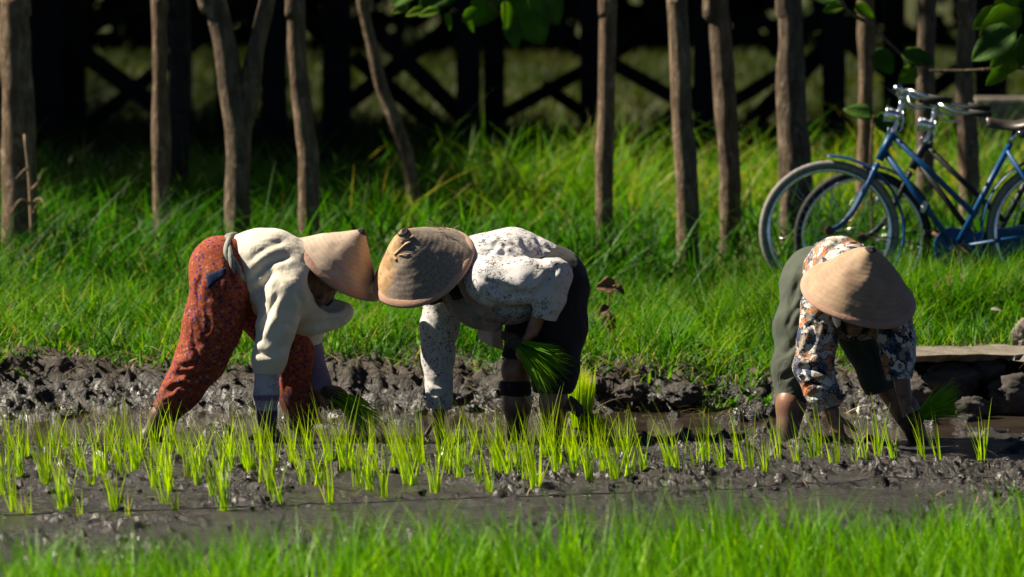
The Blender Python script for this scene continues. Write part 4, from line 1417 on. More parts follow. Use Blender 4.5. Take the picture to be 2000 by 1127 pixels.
def creases(V, F, lines):
    """single drawn folds: a valley with a ridge beside it, following a path over the cloth"""
    n = vnormals(V, F)
    dep = V[:, 1] / FPX
    rel = V - np.array((0, 0, CAM_H))
    f_ = rel @ _F
    U_ = 1000 + FPX * (rel[:, 0] / f_); W_ = 563.5 - FPX * ((rel @ _U) / f_)
    facing = sstep(.35, -.1, n[:, 1])
    tot = np.zeros(len(V))
    for pts, wd, dp in lines:
        c = np.array(bez([A(u, v, 0) for u, v in pts], 24))[:, :2]
        best = np.full(len(V), 1e9); sg = np.zeros(len(V)); tt = np.zeros(len(V))
        box = (U_ > c[:, 0].min() - 25) & (U_ < c[:, 0].max() + 25) & (W_ > c[:, 1].min() - 25) & (W_ < c[:, 1].max() + 25) & (n[:, 1] < .3)
        id_ = np.nonzero(box)[0]
        if not len(id_): continue
        q = np.stack([U_[id_], W_[id_]], 1)
        for k in range(len(c) - 1):
            a, b_ = c[k], c[k + 1]; ab = b_ - a
            t = np.clip(((q - a) @ ab) / (ab @ ab + 1e-9), 0, 1)
            dv = q - a - t[:, None] * ab
            d = np.hypot(dv[:, 0], dv[:, 1])
            m = d < best[id_]
            best[id_[m]] = d[m]; sg[id_[m]] = np.sign(ab[0] * dv[m, 1] - ab[1] * dv[m, 0]); tt[id_[m]] = (k + t[m]) / (len(c) - 1)
        s_ = best * sg; wd = wd * 1.15
        env = np.clip(np.sin(math.pi * np.clip(tt, 0, 1)) * 1.6 + .15, 0, 1)
        pr = -np.exp(-(s_ / wd) ** 2) + .75 * np.exp(-((s_ - 2.1 * wd) / (1.2 * wd)) ** 2) + .45 * np.exp(-((s_ + 2.4 * wd) / (1.4 * wd)) ** 2)
        tot += np.where(best < 1e8, .72 * dp * env * pr * facing, 0)
    return V + n * tot[:, None]


def finish(name, sol, mat, parent, folds=None, seed=0, base=.004, it=2, lines=()):
    V, F = sol.mesh()
    V = relax(V, F, it)
    if folds is not None:
        V = cloth(V, F, folds, seed, base)
        V = relax(V, F, 1, .4)
    if lines: V = creases(V, F, lines)
    me = np_mesh(name, V - np.array(parent.location if parent.parent is None else parent.parent.location), F, True)
    return mobj(name, me, mat, parent), V, F


def hand(s, w, d, nrm, curl=.5, sc=.95, side=1, spread=.1):
    """palm, four unequal fingers bent towards nrm, thumb leaving the side of the palm"""
    d = unit(d); nrm = unit(np.asarray(nrm) - d * np.dot(nrm, d)); t = np.cross(d, nrm) * side
    L = .085 * sc
    offs = (.032, .011, -.011, -.031); lens = (.068, .078, .072, .055); rads = (.0092, .0095, .0092, .0082)
    for i in range(4):
        kn = w + d * L * (1 - .04 * abs(i - 1)) + t * offs[i] * sc
        s.rc(w + t * offs[i] * .65 * sc, kn, .017 * sc, .0125 * sc, .012)
        p = kn; a = curl * .5
        dirn = unit(d + t * spread * offs[i] / .03)
        for j, f in enumerate((.45, .32, .25)):
            dd = dirn * math.cos(a) + nrm * math.sin(a)
            q = p + dd * lens[i] * f * sc
            s.rc(p, q, rads[i] * (1 - .08 * j) * sc, rads[i] * (.93 - .08 * j) * sc, .004)
            p = q; a += curl
    tb = w + d * .028 * sc + t * .030 * sc
    p = tb; dirs = (unit(d * .6 + t * .75 + nrm * .25), unit(d * .85 + t * .35 + nrm * .5), unit(d * .8 - t * .05 + nrm * .65))
    for j, f in enumerate((.042, .032, .026)):
        q = p + dirs[j] * f * sc
        s.rc(p, q, (.0135, .0112, .0100)[j] * sc, (.0115, .0102, .0088)[j] * sc, .010 if j == 0 else .004); p = q
    return s


def head(s, c, upv, fwd, neck):
    upv = unit(upv); fwd = unit(np.asarray(fwd) - upv * np.dot(fwd, upv)); sd = np.cross(upv, fwd)
    s.rc(c - fwd * .022 + upv * .02, c + fwd * .018 + upv * .022, .083, .078, .02)
    s.rc(c + fwd * .02 - upv * .02, c + fwd * .048 - upv * .082, .066, .036, .03)
    for q in (-1, 1):
        s.rc(c + fwd * .058 - upv * .022 + sd * .036 * q, c + fwd * .052 - upv * .034 + sd * .042 * q, .024, .02, .02)
        s.rc(c + fwd * .082 + upv * .022 + sd * .014 * q, c + fwd * .072 + upv * .022 + sd * .046 * q, .010, .009, .012)
        s.rc(c - fwd * .012 - upv * .002 + sd * .083 * q, c - fwd * .008 - upv * .035 + sd * .078 * q, .016, .011, .008)
    s.rc(c + fwd * .094 + upv * .008, c + fwd * .112 - upv * .026, .0085, .013, .010)
    for q in (-1, 1): s.rc(c + fwd * .104 - upv * .030 + sd * .012 * q, c + fwd * .100 - upv * .031 + sd * .014 * q, .008, .007, .008)
    s.rc(c + fwd * .092 - upv * .055 - sd * .018, c + fwd * .092 - upv * .055 + sd * .018, .0075, .0075, .006)
    s.rc(c + fwd * .090 - upv * .067 - sd * .015, c + fwd * .090 - upv * .067 + sd * .015, .008, .008, .006)
    s.rc(c - fwd * .01 - upv * .04, neck, .052, .058, .03)
    return sd


def face_parts(parent, c, upv, fwd, o):
    upv = unit(upv); fwd = unit(np.asarray(fwd) - upv * np.dot(fwd, upv)); sd = np.cross(upv, fwd)
    for q in (-1, 1):
        e = c + fwd * .074 + upv * .004 + sd * .033 * q
        ey = Geo().lathe([(.0001, -.014), (.008, -.012), (.0135, -.004), (.0135, .004), (.008, .012), (.0001, .014)], e, fwd, 14).build('eye', M['eye_white'], parent, origin=o)
        Geo().lathe([(.0065, .0), (.004, .003), (.0001, .004)], e + fwd * .0118, fwd, 12).build('iris', M['eye_dark'], ey, origin=o)
        Geo().tube(bez([c + fwd * .088 + upv * .027 + sd * .014 * q, c + fwd * .087 + upv * .033 + sd * .034 * q, c + fwd * .074 + upv * .027 + sd * .052 * q], 7), [.002, .003, .0035, .0035, .003, .002, .001], 6).build('eyebrow', M['eye_dark'], parent, origin=o)


# ------------------------------------------------------------------ materials of the figures
def muddy(m, col, rough, lo=.03, hi=.17):
    z = m.posz(); c = m.coord()
    f = m.maprange(m.math('ADD', z, m.math('MULTIPLY', m.math('SUBTRACT', m.noise(c, 11, 4, .6), .5), .16)), lo, hi, 1.0, 0.0)
    mudc = m.ramp(m.noise(c, 60, 4), [(.3, (.022, .019, .017)), (.7, (.07, .06, .052))])
    return m.mix(f, col, mudc), rough


def mat_skin(name, a, b, lo=.03, hi=.17):
    m = N(name); c = m.coord()
    n1 = m.noise(c, 14, 4); n2 = m.noise(c, 130, 3)
    col = m.ramp(n1, [(.3, a), (.7, b)])
    col, _ = muddy(m, col, .5, lo, hi)
    p = m.n('BsdfPrincipled')
    m.set(p, 'Base Color', col); m.set(p, 'Roughness', .42); m.set(p, 'Specular IOR Level', .5); m.set(p, 'Normal', m.bump(n2, .18, .004))
    m.set(p, 'Subsurface Weight', .08); m.set(p, 'Subsurface Scale', .01)
    return m.done(p.outputs[0])


def weave(m, c, s=420, amt=.12, dist=.002):
    w = m.n('TexWave', wave_type='BANDS', bands_direction='DIAGONAL'); m.set(w, 'Vector', c); m.set(w, 'Scale', s)
    return m.bump(m.math('ADD', w.outputs['Fac'], m.math('MULTIPLY', m.noise(c, 24, 4), 1.6)), amt, dist)


def mat_cloth(name, a, b, rough=.85, mud=(0, .1), sheen=.1):
    m = N(name); c = m.coord(); n1 = m.noise(c, 6, 5, .6)
    col = m.ramp(n1, [(.3, a), (.7, b)])
    col, _ = muddy(m, col, rough, *mud)
    mp = m.n('Mapping'); m.set(mp, 'Vector', c); m.set(mp, 'Rotation', (.5, .9, .4)); m.set(mp, 'Scale', (1, 1, .22))
    wr = m.noise(mp.outputs[0], 42, 4, .6, dist=1.2)
    hgt = m.math('ADD', m.math('MULTIPLY', wr, 1.6), m.math('MULTIPLY', m.noise(c, 220, 2), .15))
    return m.done(m.pbr(col, rough, .15, normal=m.bump(hgt, .28, .007), sheen=sheen))


def mat_floral():
    m = N('floral_trousers'); c = m.coord()
    wv = m.n('Mapping'); m.set(wv, 'Vector', c); m.set(wv, 'Rotation', (.4, .3, .7))
    d1 = m.voro(wv.outputs[0], 50, rnd=.75); d2 = m.voro(wv.outputs[0], 85, rnd=.9)
    cc = m.voro(wv.outputs[0], 50, out='Color', rnd=.75)
    sp = m.n('SeparateColor'); m.set(sp, 0, cc)
    base = m.ramp(m.noise(c, 8, 4), [(.3, (.23, .042, .022)), (.7, (.33, .070, .034))])
    col = m.mix(m.maprange(d2, .30, .38, 1, 0), base, (.42, .115, .04))
    dots = m.ramp(sp.outputs[0], [(.0, (.05, .022, .12)), (.42, (.05, .022, .12)), (.45, (.10, .03, .05)), (.7, (.10, .03, .05)), (.74, (.38, .17, .10)), (1, (.38, .17, .10))], 'CONSTANT')
    col = m.mix(m.maprange(d1, .30, .38, 1, 0), col, dots)
    col, _ = muddy(m, col, .8, .06, .22)
    return m.done(m.pbr(col, .8, .2, normal=weave(m, c, 300, .3, .006)))


def mat_lace():
    m = N('lace_blouse'); c = m.coord()
    w = m.n('Mapping'); m.set(w, 'Vector', c)
    dw = m.noise(c, 9, 3, out='Color')
    v = m.mix(.06, w.outputs[0], dw)
    d = m.voro(v, 34); n1 = m.noise(c, 8, 4); n2 = m.noise(c, 3.5, 4)
    ring = m.math('MULTIPLY', m.maprange(m.math('ABSOLUTE', m.math('SUBTRACT', d, .36)), .03, .10, 1, 0), m.maprange(m.noise(c, 70, 3), .42, .58))
    line = m.math('MULTIPLY', ring, m.maprange(n1, .40, .52))
    line2 = m.math('MULTIPLY', m.maprange(m.noise(c, 105, 3), .55, .64), m.maprange(m.noise(c, 15, 3), .44, .58))
    ln = m.math('MAXIMUM', line, line2)
    base = m.ramp(n2, [(.3, (.54, .49, .475)), (.6, (.67, .66, .67))])
    col = m.mix(ln, base, (.07, .052, .045))
    col, _ = muddy(m, col, .85, .0, .14)
    return m.done(m.pbr(col, .85, .15, normal=m.bump(m.math('ADD', m.math('MULTIPLY', ln, -1.0), m.noise(c, 24, 4)), .35, .006), sheen=.1))


def mat_batik():
    m = N('patterned_blouse'); c = m.coord()
    dw = m.noise(c, 16, 3, out='Color')
    v = m.mix(.10, c, dw)
    cc = m.voro(v, 34, out='Color'); d = m.voro(v, 34); e = m.voro(v, 34, 'DISTANCE_TO_EDGE'); e2 = m.voro(v, 75, 'DISTANCE_TO_EDGE')
    sp = m.n('SeparateColor'); m.set(sp, 0, cc)
    pal = m.ramp(sp.outputs[0], [(0, (.66, .62, .56)), (.33, (.66, .62, .56)), (.36, (.50, .18, .07)), (.50, (.50, .18, .07)), (.53, (.035, .055, .13)), (.72, (.035, .055, .13)), (.75, (.30, .24, .19)), (.86, (.02, .02, .024)), (1, (.02, .02, .024))], 'CONSTANT')
    col = m.mix(m.maprange(e, .02, .06, 1, 0), pal, (.03, .03, .045))
    col = m.mix(m.math('MULTIPLY', m.maprange(e2, .02, .06, 1, 0), m.maprange(m.noise(c, 10, 3), .45, .55)), col, (.60, .56, .5))
    col, _ = muddy(m, col, .8, .0, .14)
    return m.done(m.pbr(col, .8, .2, normal=weave(m, c, 300, .3, .006)))


def mat_straw(name, a, b, ruined=False, fr=150.0):
    """plaited hat: rings and rays laid out round the hat's own axis"""
    m = N(name); c = m.coord()
    x = m.n('SeparateXYZ'); m.set(x, 0, c)
    r = m.math('SQRT', m.math('ADD', m.math('MULTIPLY', x.outputs[0], x.outputs[0]), m.math('MULTIPLY', x.outputs[1], x.outputs[1])))
    ang = m.math('ARCTAN2', x.outputs[1], x.outputs[0])
    n0 = m.noise(c, 30, 3)
    rings = m.math('SINE', m.math('ADD', m.math('MULTIPLY', r, fr * 2.6), m.math('MULTIPLY', n0, 1.2)))
    rays = m.math('SINE', m.math('ADD', m.math('MULTIPLY', ang, 110.0), m.math('MULTIPLY', m.math('FLOOR', m.math('MULTIPLY', r, fr * .41)), 3.14)))
    wv = m.math('MULTIPLY', rings, m.math('ADD', .75, m.math('MULTIPLY', rays, .25)))
    n1 = m.noise(c, 12, 5, .6); n2 = m.noise(c, 90, 3)
    col = m.ramp(n1, [(.3, a), (.7, b)])
    col = m.mix(m.math('MULTIPLY', m.maprange(wv, -1, .2, 1, 0), .15), col, tuple(q * .5 for q in a))
    col = m.mix(m.math('MULTIPLY', m.maprange(n2, .55, .75), .35), col, tuple(q * .6 for q in a))
    if ruined:
        side = m.math('SUBTRACT', m.math('ADD', m.math('MULTIPLY', x.outputs[0], -4.2), m.math('MULTIPLY', x.outputs[2], 2.2)), .33)
        mk = m.maprange(m.math('ADD', side, m.math('MULTIPLY', m.math('SUBTRACT', m.noise(c, 17, 5, .65), .5), .9)), -.06, .03)
        tan = m.ramp(n1, [(.3, (.34, .19, .085)), (.7, (.55, .36, .19))])
        grey = m.ramp(n2, [(.3, (.19, .15, .12)), (.7, (.35, .285, .23))])
        grey = m.mix(m.math('MULTIPLY', m.maprange(wv, -1, 0, 1, 0), .18), grey, (.09, .075, .06))
        col = m.mix(mk, grey, m.mix(m.math('MULTIPLY', m.maprange(m.noise(c, 40, 3), .52, .66), .7), tan, (.20, .13, .08)))
    return m.done(m.pbr(col, .72, .3, normal=m.bump(m.math('ADD', m.math('MULTIPLY', wv, .10), m.math('ADD', n1, m.math('MULTIPLY', n2, .35))), .4, .005)))


M['skin'] = mat_skin('skin', (.19, .088, .052), (.28, .135, .082))
M['skin_legs'] = M['skin']
M['eye_white'] = simple('eye_white', (.55, .50, .46), .2, .5, var=.05)
M['eye_dark'] = simple('eye_dark', (.015, .010, .008), .25, .5)
M['floral'] = mat_floral(); M['lace'] = mat_lace(); M['batik'] = mat_batik()
M['cream'] = mat_cloth('cream_cotton', (.66, .59, .47), (.79, .74, .63), mud=(-.1, 0))
def mat_armcover():
    m = N('printed_arm_cover'); c = m.coord(); z = m.posz()
    n1 = m.noise(c, 9, 4)
    zz = m.math('ADD', z, m.math('MULTIPLY', m.math('SUBTRACT', n1, .5), .02))
    band = m.ramp(m.maprange(zz, .05, .30), [(0, (.085, .05, .13)), (.30, (.085, .05, .13)), (.33, (.50, .48, .54)), (.46, (.44, .42, .50)), (.49, (.20, .15, .26)), (.56, (.20, .15, .26)), (.59, (.52, .50, .56)), (1, (.50, .48, .55))])
    e = m.voro(c, 38, 'DISTANCE_TO_EDGE')
    pr = m.math('MULTIPLY', m.maprange(e, .02, .07, 1, 0), m.maprange(m.noise(c, 16, 3), .50, .58))
    col = m.mix(m.math('MULTIPLY', pr, .75), band, (.12, .10, .16))
    col, _ = muddy(m, col, .85, .0, .10)
    return m.done(m.pbr(col, .85, .15, normal=weave(m, c, 300, .3, .006)))


M['lilac'] = mat_armcover()
M['violet'] = mat_cloth('violet_sleeve', (.13, .09, .18), (.25, .20, .30), mud=(.12, .22))
M['black_cloth'] = mat_cloth('black_cloth', (.012, .012, .014), (.024, .023, .026), mud=(-.1, 0))
M['olive'] = mat_cloth('olive_cloth', (.042, .052, .040), (.085, .096, .073), mud=(.0, .15))
M['scarf_purple'] = mat_cloth('purple_scarf', (.085, .05, .085), (.15, .10, .14), mud=(-.1, 0))
M['scarf_tan'] = mat_cloth('tan_scarf', (.30, .20, .15), (.44, .31, .24), mud=(-.1, 0))
def mat_shawl():
    m = N('shawl_lace'); c = m.coord()
    net = m.maprange(m.voro(c, 150, rnd=.5), .25, .45, 1, 0)
    col = m.ramp(m.noise(c, 7, 4), [(.3, (.26, .17, .125)), (.7, (.40, .28, .21))])
    col = m.mix(m.math('MULTIPLY', net, .55), col, (.06, .04, .03))
    return m.done(m.pbr(col, .9, .1, normal=m.bump(m.noise(c, 30, 4), .5, .01)))


M['shawl_lace'] = mat_shawl()
M['scarf_pink'] = mat_cloth('pink_cloth', (.55, .34, .25), (.72, .50, .40), mud=(-.1, 0))
M['belt_cloth'] = mat_cloth('twisted_cloth', (.07, .085, .08), (.40, .41, .36), mud=(-.1, 0))
M['navy'] = mat_cloth('navy_cloth', (.004, .010, .04), (.009, .022, .07), mud=(-.1, 0))  # navy cloth, darkened further for the shade inside the torn pocket
M['straw_pale'] = mat_straw('straw_pale', (.42, .31, .235), (.58, .45, .35))
M['straw_gold'] = mat_straw('straw_gold', (.32, .205, .125), (.45, .31, .20), fr=165)
M['straw_ruined'] = mat_straw('straw_ruined', (.30, .22, .17), (.42, .32, .25), True)
M['rim'] = mat_cloth('hat_rim', (.42, .24, .17), (.54, .34, .25), mud=(-.1, 0))
M['cap'] = simple('hat_cap', (.05, .05, .052), .85, .15)
M['strip'] = simple('bamboo_strip', (.46, .31, .18), .55, .4, var=.35)


def hat(person, o, rim_c, axis, R, h, mat, power, lo):
    """conical hat; its own z axis is the hat's axis"""
    ax = Vector(unit(axis))
    q = ax.to_track_quat('Z', 'Y')
    prof = []
    for i in range(41):
        r = R * (1 - i / 40)
        prof.append((max(r, .0005), h * (1 - (r / R) ** power)))
    inner = [(max(r - .004, .0004), z - .007) for r, z in prof][::-1]
    g = Geo().lathe(prof + inner, (0, 0, 0), (0, 0, 1), 96, close=True)
    # woven shell is never quite round
    V = g.v[0]
    an = np.arctan2(V[:, 1], V[:, 0]); rr_ = np.hypot(V[:, 0], V[:, 1])
    V[:, 2] += .006 * np.sin(an * 3 + lo) * (rr_ / R) ** 2 + .004 * fbm(V[:, 0] * 14, V[:, 1] * 14, V[:, 2] * 14, octs=2, seed=int(lo * 10)) * 2
    ob = g.build('hat', M[mat], person)
    ob.location = Vector(rim_c - o); ob.rotation_euler = q.to_euler()
    b = Geo()
    n = 96; V = []
    for i in range(n):
        w = 2 * math.pi * i / n
        dz = .006 * math.sin(w * 3 + lo)
        for k in range(10):
            e = 2 * math.pi * k / 10
            V.append(((R - .009 + .016 * math.cos(e)) * math.cos(w), (R - .009 + .016 * math.cos(e)) * math.sin(w), dz + .004 + .0085 * math.sin(e) - .011 * math.cos(e)))
    b.add(np.array(V), [(i * 10 + k, ((i + 1) % n) * 10 + k, ((i + 1) % n) * 10 + (k + 1) % 10, i * 10 + (k + 1) % 10) for i in range(n) for k in range(10)])
    b.build('rim_band', M['rim'], ob)
    c = Geo().lathe([(r_, h * (1 - (r_ / R) ** power) + .003) for r_ in (.023, .019, .014, .009, .004, .0005)], (0, 0, 0), (0, 0, 1), 18)
    Vc = c.v[0]; Vc += .0025 * np.stack([vnoise(Vc[:, 0] * 90, Vc[:, 1] * 90, Vc[:, 2] * 90, seed=k) for k in (1, 2, 3)], 1)
    co = c.build('apex_cap', M['cap'], ob); solid(co, .004)
    # chin strap hoop that carries the hat on the head
    Geo().ring((0, 0, .045), (0, 0, 1), .088, .006, 32, 6).build('head_ring', M['strip'], ob)
    return ob


def bundle(label, root_p, d, L, n, fan, w0=.02, mat='bundle', droop=.15, seed=0, roots=True):
    rg = np.random.default_rng(seed)
    d = unit(d); a = unit(np.cross(d, (0, 1.0, .3))); b_ = np.cross(d, a)
    seg = 5
    ro = np.asarray(root_p)
    q = rg.normal(0, 1, (n, 2)); q /= np.maximum(1, np.linalg.norm(q, axis=1)[:, None] / 1.6)
    h = L * rg.uniform(.6, 1.08, n)
    V = np.empty((n, (seg + 1) * 2, 3)); T = np.empty((n, (seg + 1) * 2))
    wd = unit(np.cross(d, rg.normal(0, 1, 3)))
    wv = rg.normal(0, 1, (n, 3)); wv -= (wv @ d)[:, None] * d; wv /= np.linalg.norm(wv, axis=1)[:, None]
    wi = rg.uniform(.004, .007, n)
    for k in range(seg + 1):
        t = k / seg
        sp = (w0 + fan * t ** 1.3)
        p = d * (h * t)[:, None] + a * (q[:, 0] * sp)[:, None] + b_ * (q[:, 1] * sp)[:, None]
        p[:, 2] -= droop * h * t * t * (1 + .6 * rg.normal(0, .3, n)) if k else 0
        ww = (wi * (1 - t ** 2) + .0004)[:, None]
        V[:, 2 * k] = p - wv * ww / 2; V[:, 2 * k + 1] = p + wv * ww / 2; T[:, 2 * k:2 * k + 2] = t
    i = (np.arange(n) * (seg + 1) * 2)[:, None] + (np.arange(seg) * 2)[None, :]
    F = np.stack([i, i + 1, i + 3, i + 2], -1).reshape(-1, 4)
    e = empty('seedling_bundle', tuple(ro)); tag(e, label, 'seedling bundle', 'bundles of rice seedlings')
    mobj('blades', np_mesh('blades', V.reshape(-1, 3), F, False, {'rnd': np.repeat(np.clip(rg.normal(.5, .22, n), 0, 1), (seg + 1) * 2), 'tip': T.reshape(-1)}), M[mat], e)
    if roots:
        s = Solid(.006)
        s.rc(-d * .035, d * .03, .026, .020, .01)
        for j in range(9):
            z = rg.normal(0, 1, 3); s.rc(-d * .02, -d * .055 + z * .014, .012, .006, .01)
        V2, F2 = s.mesh(); V2 = cloth(V2, F2, [], seed, .006)
        mobj('root_clump', np_mesh('root_clump', V2, F2), M['mud'], e)
    return e


def sheet(name, rows, mat, parent, o, th=.004, wr=.004, seed=0, nu=28, nv=14):
    """a hanging piece of cloth spanned by border curves (rows of points)"""
    R_ = [np.array(bez(r, nu)) for r in rows]
    G = np.array([bez([R_[k][i] for k in range(len(R_))], nv) for i in range(nu)])
    d = fbm(G[..., 0] * 22, G[..., 1] * 22, G[..., 2] * 9, octs=3, seed=seed) * wr * 2
    G[..., 1] += d
    ob = Geo().grid(G).build(name, mat, parent, origin=o)
    solid(ob, th)
    return ob


# ================================================================== farmer on the left
def person(label, u, v, y):
    p = P(u, v, y); p[2] = 0.0
    e = empty('person', tuple(p)); tag(e, label, 'person', 'farmers planting rice')
    return e, np.array(e.location)


YN, YC, YA = 19.86, 20.04, 20.22
p1, o1 = person('farmer in orange flowered trousers and cream shirt bending to the right', 440, 850, YC)
HC, HAX = P(657, 525, YC + .04), A(.556, -.20, .80)
hc = HC - unit(HAX) * .058 + A(-.045, -.035, -.012)
fw = A(.36, -.86, -.36)
J = dict(pel=P(440, 540, YC), waist=P(482, 518, YC), mid=P(535, 520, YC), ch=P(585, 545, YC), neck=P(606, 548, YC),
         hn=P(436, 562, YC - .085), kn=P(396, 702, YC - .11), an=P(314, 812, YC - .10), fn=P(288, 856, YC - .10),
         hf=P(468, 566, YC + .085), kf=P(572, 690, YC + .12), af=P(588, 820, YC + .14), ff=P(592, 866, YC + .14),
         sn=P(562, 575, YC - .155), en=P(528, 692, YC - .20), wn=P(522, 818, YC - .20), sf=P(610, 592, YC + .14), ef=P(600, 682, YC + .20), wf=P(626, 752, YC + .12))
s = Solid(.0055)
s.chain([J['pel'], J['waist'], J['mid'], J['ch']], [.118, .100, .110, .105], .05).rc(J['ch'], J['neck'], .08, .055, .04)
s.chain([J['hn'], J['kn'], J['an']], [.085, .055, .046], .03).chain([J['hf'], J['kf'], J['af']], [.085, .055, .040], .03)
s.chain([J['an'], J['fn']], [.038, .036], .02).rc(J['fn'], J['fn'] + A(.13, -.02, -.045), .036, .026, .02)
s.chain([J['af'], J['ff']], [.038, .036], .02).rc(J['ff'], J['ff'] + A(.13, .0, -.045), .036, .026, .02)
s.chain([J['ch'] + A(0, -.08, 0), J['sn'], J['en'], J['wn']], [.06, .055, .040, .027], .03).chain([J['ch'] + A(0, .08, 0), J['sf'], J['ef'], J['wf']], [.06, .055, .040, .027], .03)
head(s, hc, HAX, fw, J['neck'])
hand(s, J['wn'], A(.12, 0, -1), A(.9, .4, 0), .35, side=1)
hand(s, J['wf'], A(.45, -.1, -.8), A(.3, -.7, -.2), .75, side=-1)
finish('body', s, M['skin'], p1)
face_parts(p1, hc, HAX, fw, o1)

s = Solid(.005)
s.el(J['pel'] + A(-.003, 0, .0), (.144, .165, .146), .05).rc(J['pel'], J['waist'] + A(.0, 0, .0), .135, .118, .05)
s.rc(P(428, 514, YC - .06), P(428, 514, YC + .06), .108, .108, .05)
s.chain([J['hn'] + A(-.005, 0, 0), P(412, 640, YC - .10), J['kn'] + A(-.010, 0, 0), P(354, 762, YC - .105), P(324, 802, YC - .10)], [.130, .113, .097, .076, .064], .05)
s.chain([J['hf'], P(522, 622, YC + .11), J['kf'], P(580, 770, YC + .135), P(588, 815, YC + .14)], [.118, .094, .080, .070, .066], .05)
ad = unit(J['an'] - J['kn'])
s.cut(P(316, 806, YC - .10), ad, .16)
s.carve(P(326, 795, YC - .10), P(290, 848, YC - .10), .052, .065)
tr, V1, F1 = finish('trousers', s, M['floral'], p1, [
    (P(440, 640, YC - .2), .12, A(.5, 0, -1), 22, .014), (P(395, 720, YC - .2), .12, A(1, 0, .35), 26, .016), (P(345, 770, YC - .2), .09, A(1, 0, .5), 28, .014),
    (P(470, 590, YC - .2), .12, A(.9, 0, -.5), 24, .012), (P(395, 600, YC - .2), .14, A(.1, 0, -1), 16, .010), (P(550, 720, YC), .15, A(.6, 0, -1), 20, .012)], 3, .004, lines=[([(374, 640), (383, 684), (396, 712)], 5, .009), ([(414, 577), (436, 595), (462, 625)], 5, .010), ([(336, 742), (361, 728), (383, 737), (424, 722)], 5, .013), ([(326, 768), (352, 752), (392, 768)], 4, .010), ([(462, 630), (441, 666), (425, 712)], 5, .011), ([(396, 533), (386, 569), (392, 600)], 4, .007), ([(430, 640), (415, 680), (400, 700)], 5, .008), ([(445, 505), (452, 545), (470, 590)], 5, .009), ([(345, 720), (375, 712), (412, 712)], 4, .010), ([(540, 650), (560, 700), (566, 760)], 5, .010)])
# torn side pocket
bv = BVHTree.FromPolygons([tuple(q) for q in V1], [tuple(int(i) for i in f) for f in F1])
def on(u, v, bvh, lift=.0015):
    a = np.array((0, 0, CAM_H)); d = unit(P(u, v, 20) - a)
    h = bvh.ray_cast(Vector(a), Vector(d))
    return np.array(h[0]) - d * lift
tri = [(402, 536), (406, 565), (442, 534), (442, 522)]
G = [[on(*((np.array(tri[0]) * (1 - a) + np.array(tri[3]) * a) * (1 - b_) + (np.array(tri[1]) * (1 - a) + np.array(tri[2]) * a) * b_), bv) for b_ in np.linspace(0, 1, 5)] for a in np.linspace(0, 1, 9)]
solid(Geo().grid(G).build('torn_pocket', M['navy'], tr, origin=o1), .001)

s = Solid(.005)
s.chain([P(472, 516, YC), P(500, 514, YC), P(540, 518, YC), P(585, 540, YC)], [.118, .126, .132, .135], .05)
s.el(P(520, 518, YC), (.12, .165, .12), .06).el(P(565, 540, YC), (.11, .18, .125), .06)
s.el(P(590, 590, YC), (.10, .16, .10), .06).rc(P(600, 612, YC), P(676, 606, YC + .05), .078, .034, .05).rc(P(606, 622, YC), P(660, 618, YC + .04), .060, .045, .05)
s.rc(P(520, 560, YC), P(545, 590, YC), .11, .10, .06)
s.chain([P(575, 560, YC - .11), J['sn'] + A(0, -.005, 0), P(540, 640, YC - .19), J['en'], P(521, 735, YC - .20)], [.095, .086, .074, .064, .056], .045)
s.chain([P(600, 570, YC + .09), J['sf'], P(600, 650, YC + .19)], [.09, .085, .075], .045)
s.cut(P(521, 729, YC - .20), A(0, 0, -1), .12).carve(P(522, 722, YC - .20), P(522, 760, YC - .20), .046, .048)
s.rc(P(490, 545, YC - .10), P(522, 590, YC - .13), .055, .050, .04)
s.cut(P(473, 530, YC), A(-.93, 0, -.28), .22)
s.carve(P(646, 546, YC - .34), P(646, 546, YC + .0), .096, .096).carve(P(650, 576, YC - .34), P(650, 576, YC - .03), .080, .080)
finish('shirt', s, M['cream'], p1, [
    (P(545, 610, YC - .2), .10, A(-.25, 0, -1), 20, .007), (P(520, 550, YC - .2), .11, A(.8, 0, -.8), 22, .008), (P(500, 490, YC - .1), .12, A(1, .2, -.1), 24, .003), (P(590, 590, YC - .2), .09, A(.2, 0, -1), 24, .007),
    (P(530, 690, YC - .2), .09, A(1, .2, -.3), 26, .005), (P(630, 620, YC - .1), .12, A(1, 0, .5), 20, .005), (P(560, 480, YC), .12, A(1, .3, -.35), 22, .005)], 7, .004, lines=[([(484, 512), (520, 484), (562, 468)], 5, .006), ([(490, 548), (528, 514), (576, 498)], 6, .009), ([(482, 578), (514, 556), (536, 528)], 5, .011), ([(506, 658), (523, 613), (544, 568)], 6, .012), ([(534, 652), (556, 634), (580, 644)], 5, .010), ([(496, 686), (525, 692), (554, 675)], 5, .011), ([(576, 562), (590, 595), (582, 625)], 5, .009), ([(600, 640), (630, 632), (665, 622)], 5, .008)])
s = Solid(.006)
s.chain([P(522, 720, YC - .20), P(521, 770, YC - .20), P(523, 822, YC - .20)], [.052, .050, .042], .02)
finish('arm_cover', s, M['lilac'], p1, [(P(522, 770, YC - .25), .08, A(1, .2, .1), 34, .012)], 9, .003)
s = Solid(.006)
s.chain([P(600, 640, YC + .19), P(602, 690, YC + .20), J['wf'] + A(.0, 0, .0)], [.062, .058, .047], .03)
finish('arm_cover', s, M['violet'], p1, [(P(605, 700, YC + .1), .08, A(1, 0, .3), 30, .010)], 9, .003)
s = Solid(.006)
s.rc(hc - unit(fw) * .022 + unit(HAX) * .01, hc + unit(fw) * .015 - unit(HAX) * .03, .097, .085, .03).rc(hc - unit(HAX) * .05 - unit(fw) * .03, J['neck'] + A(.01, 0, -.02), .070, .085, .04)
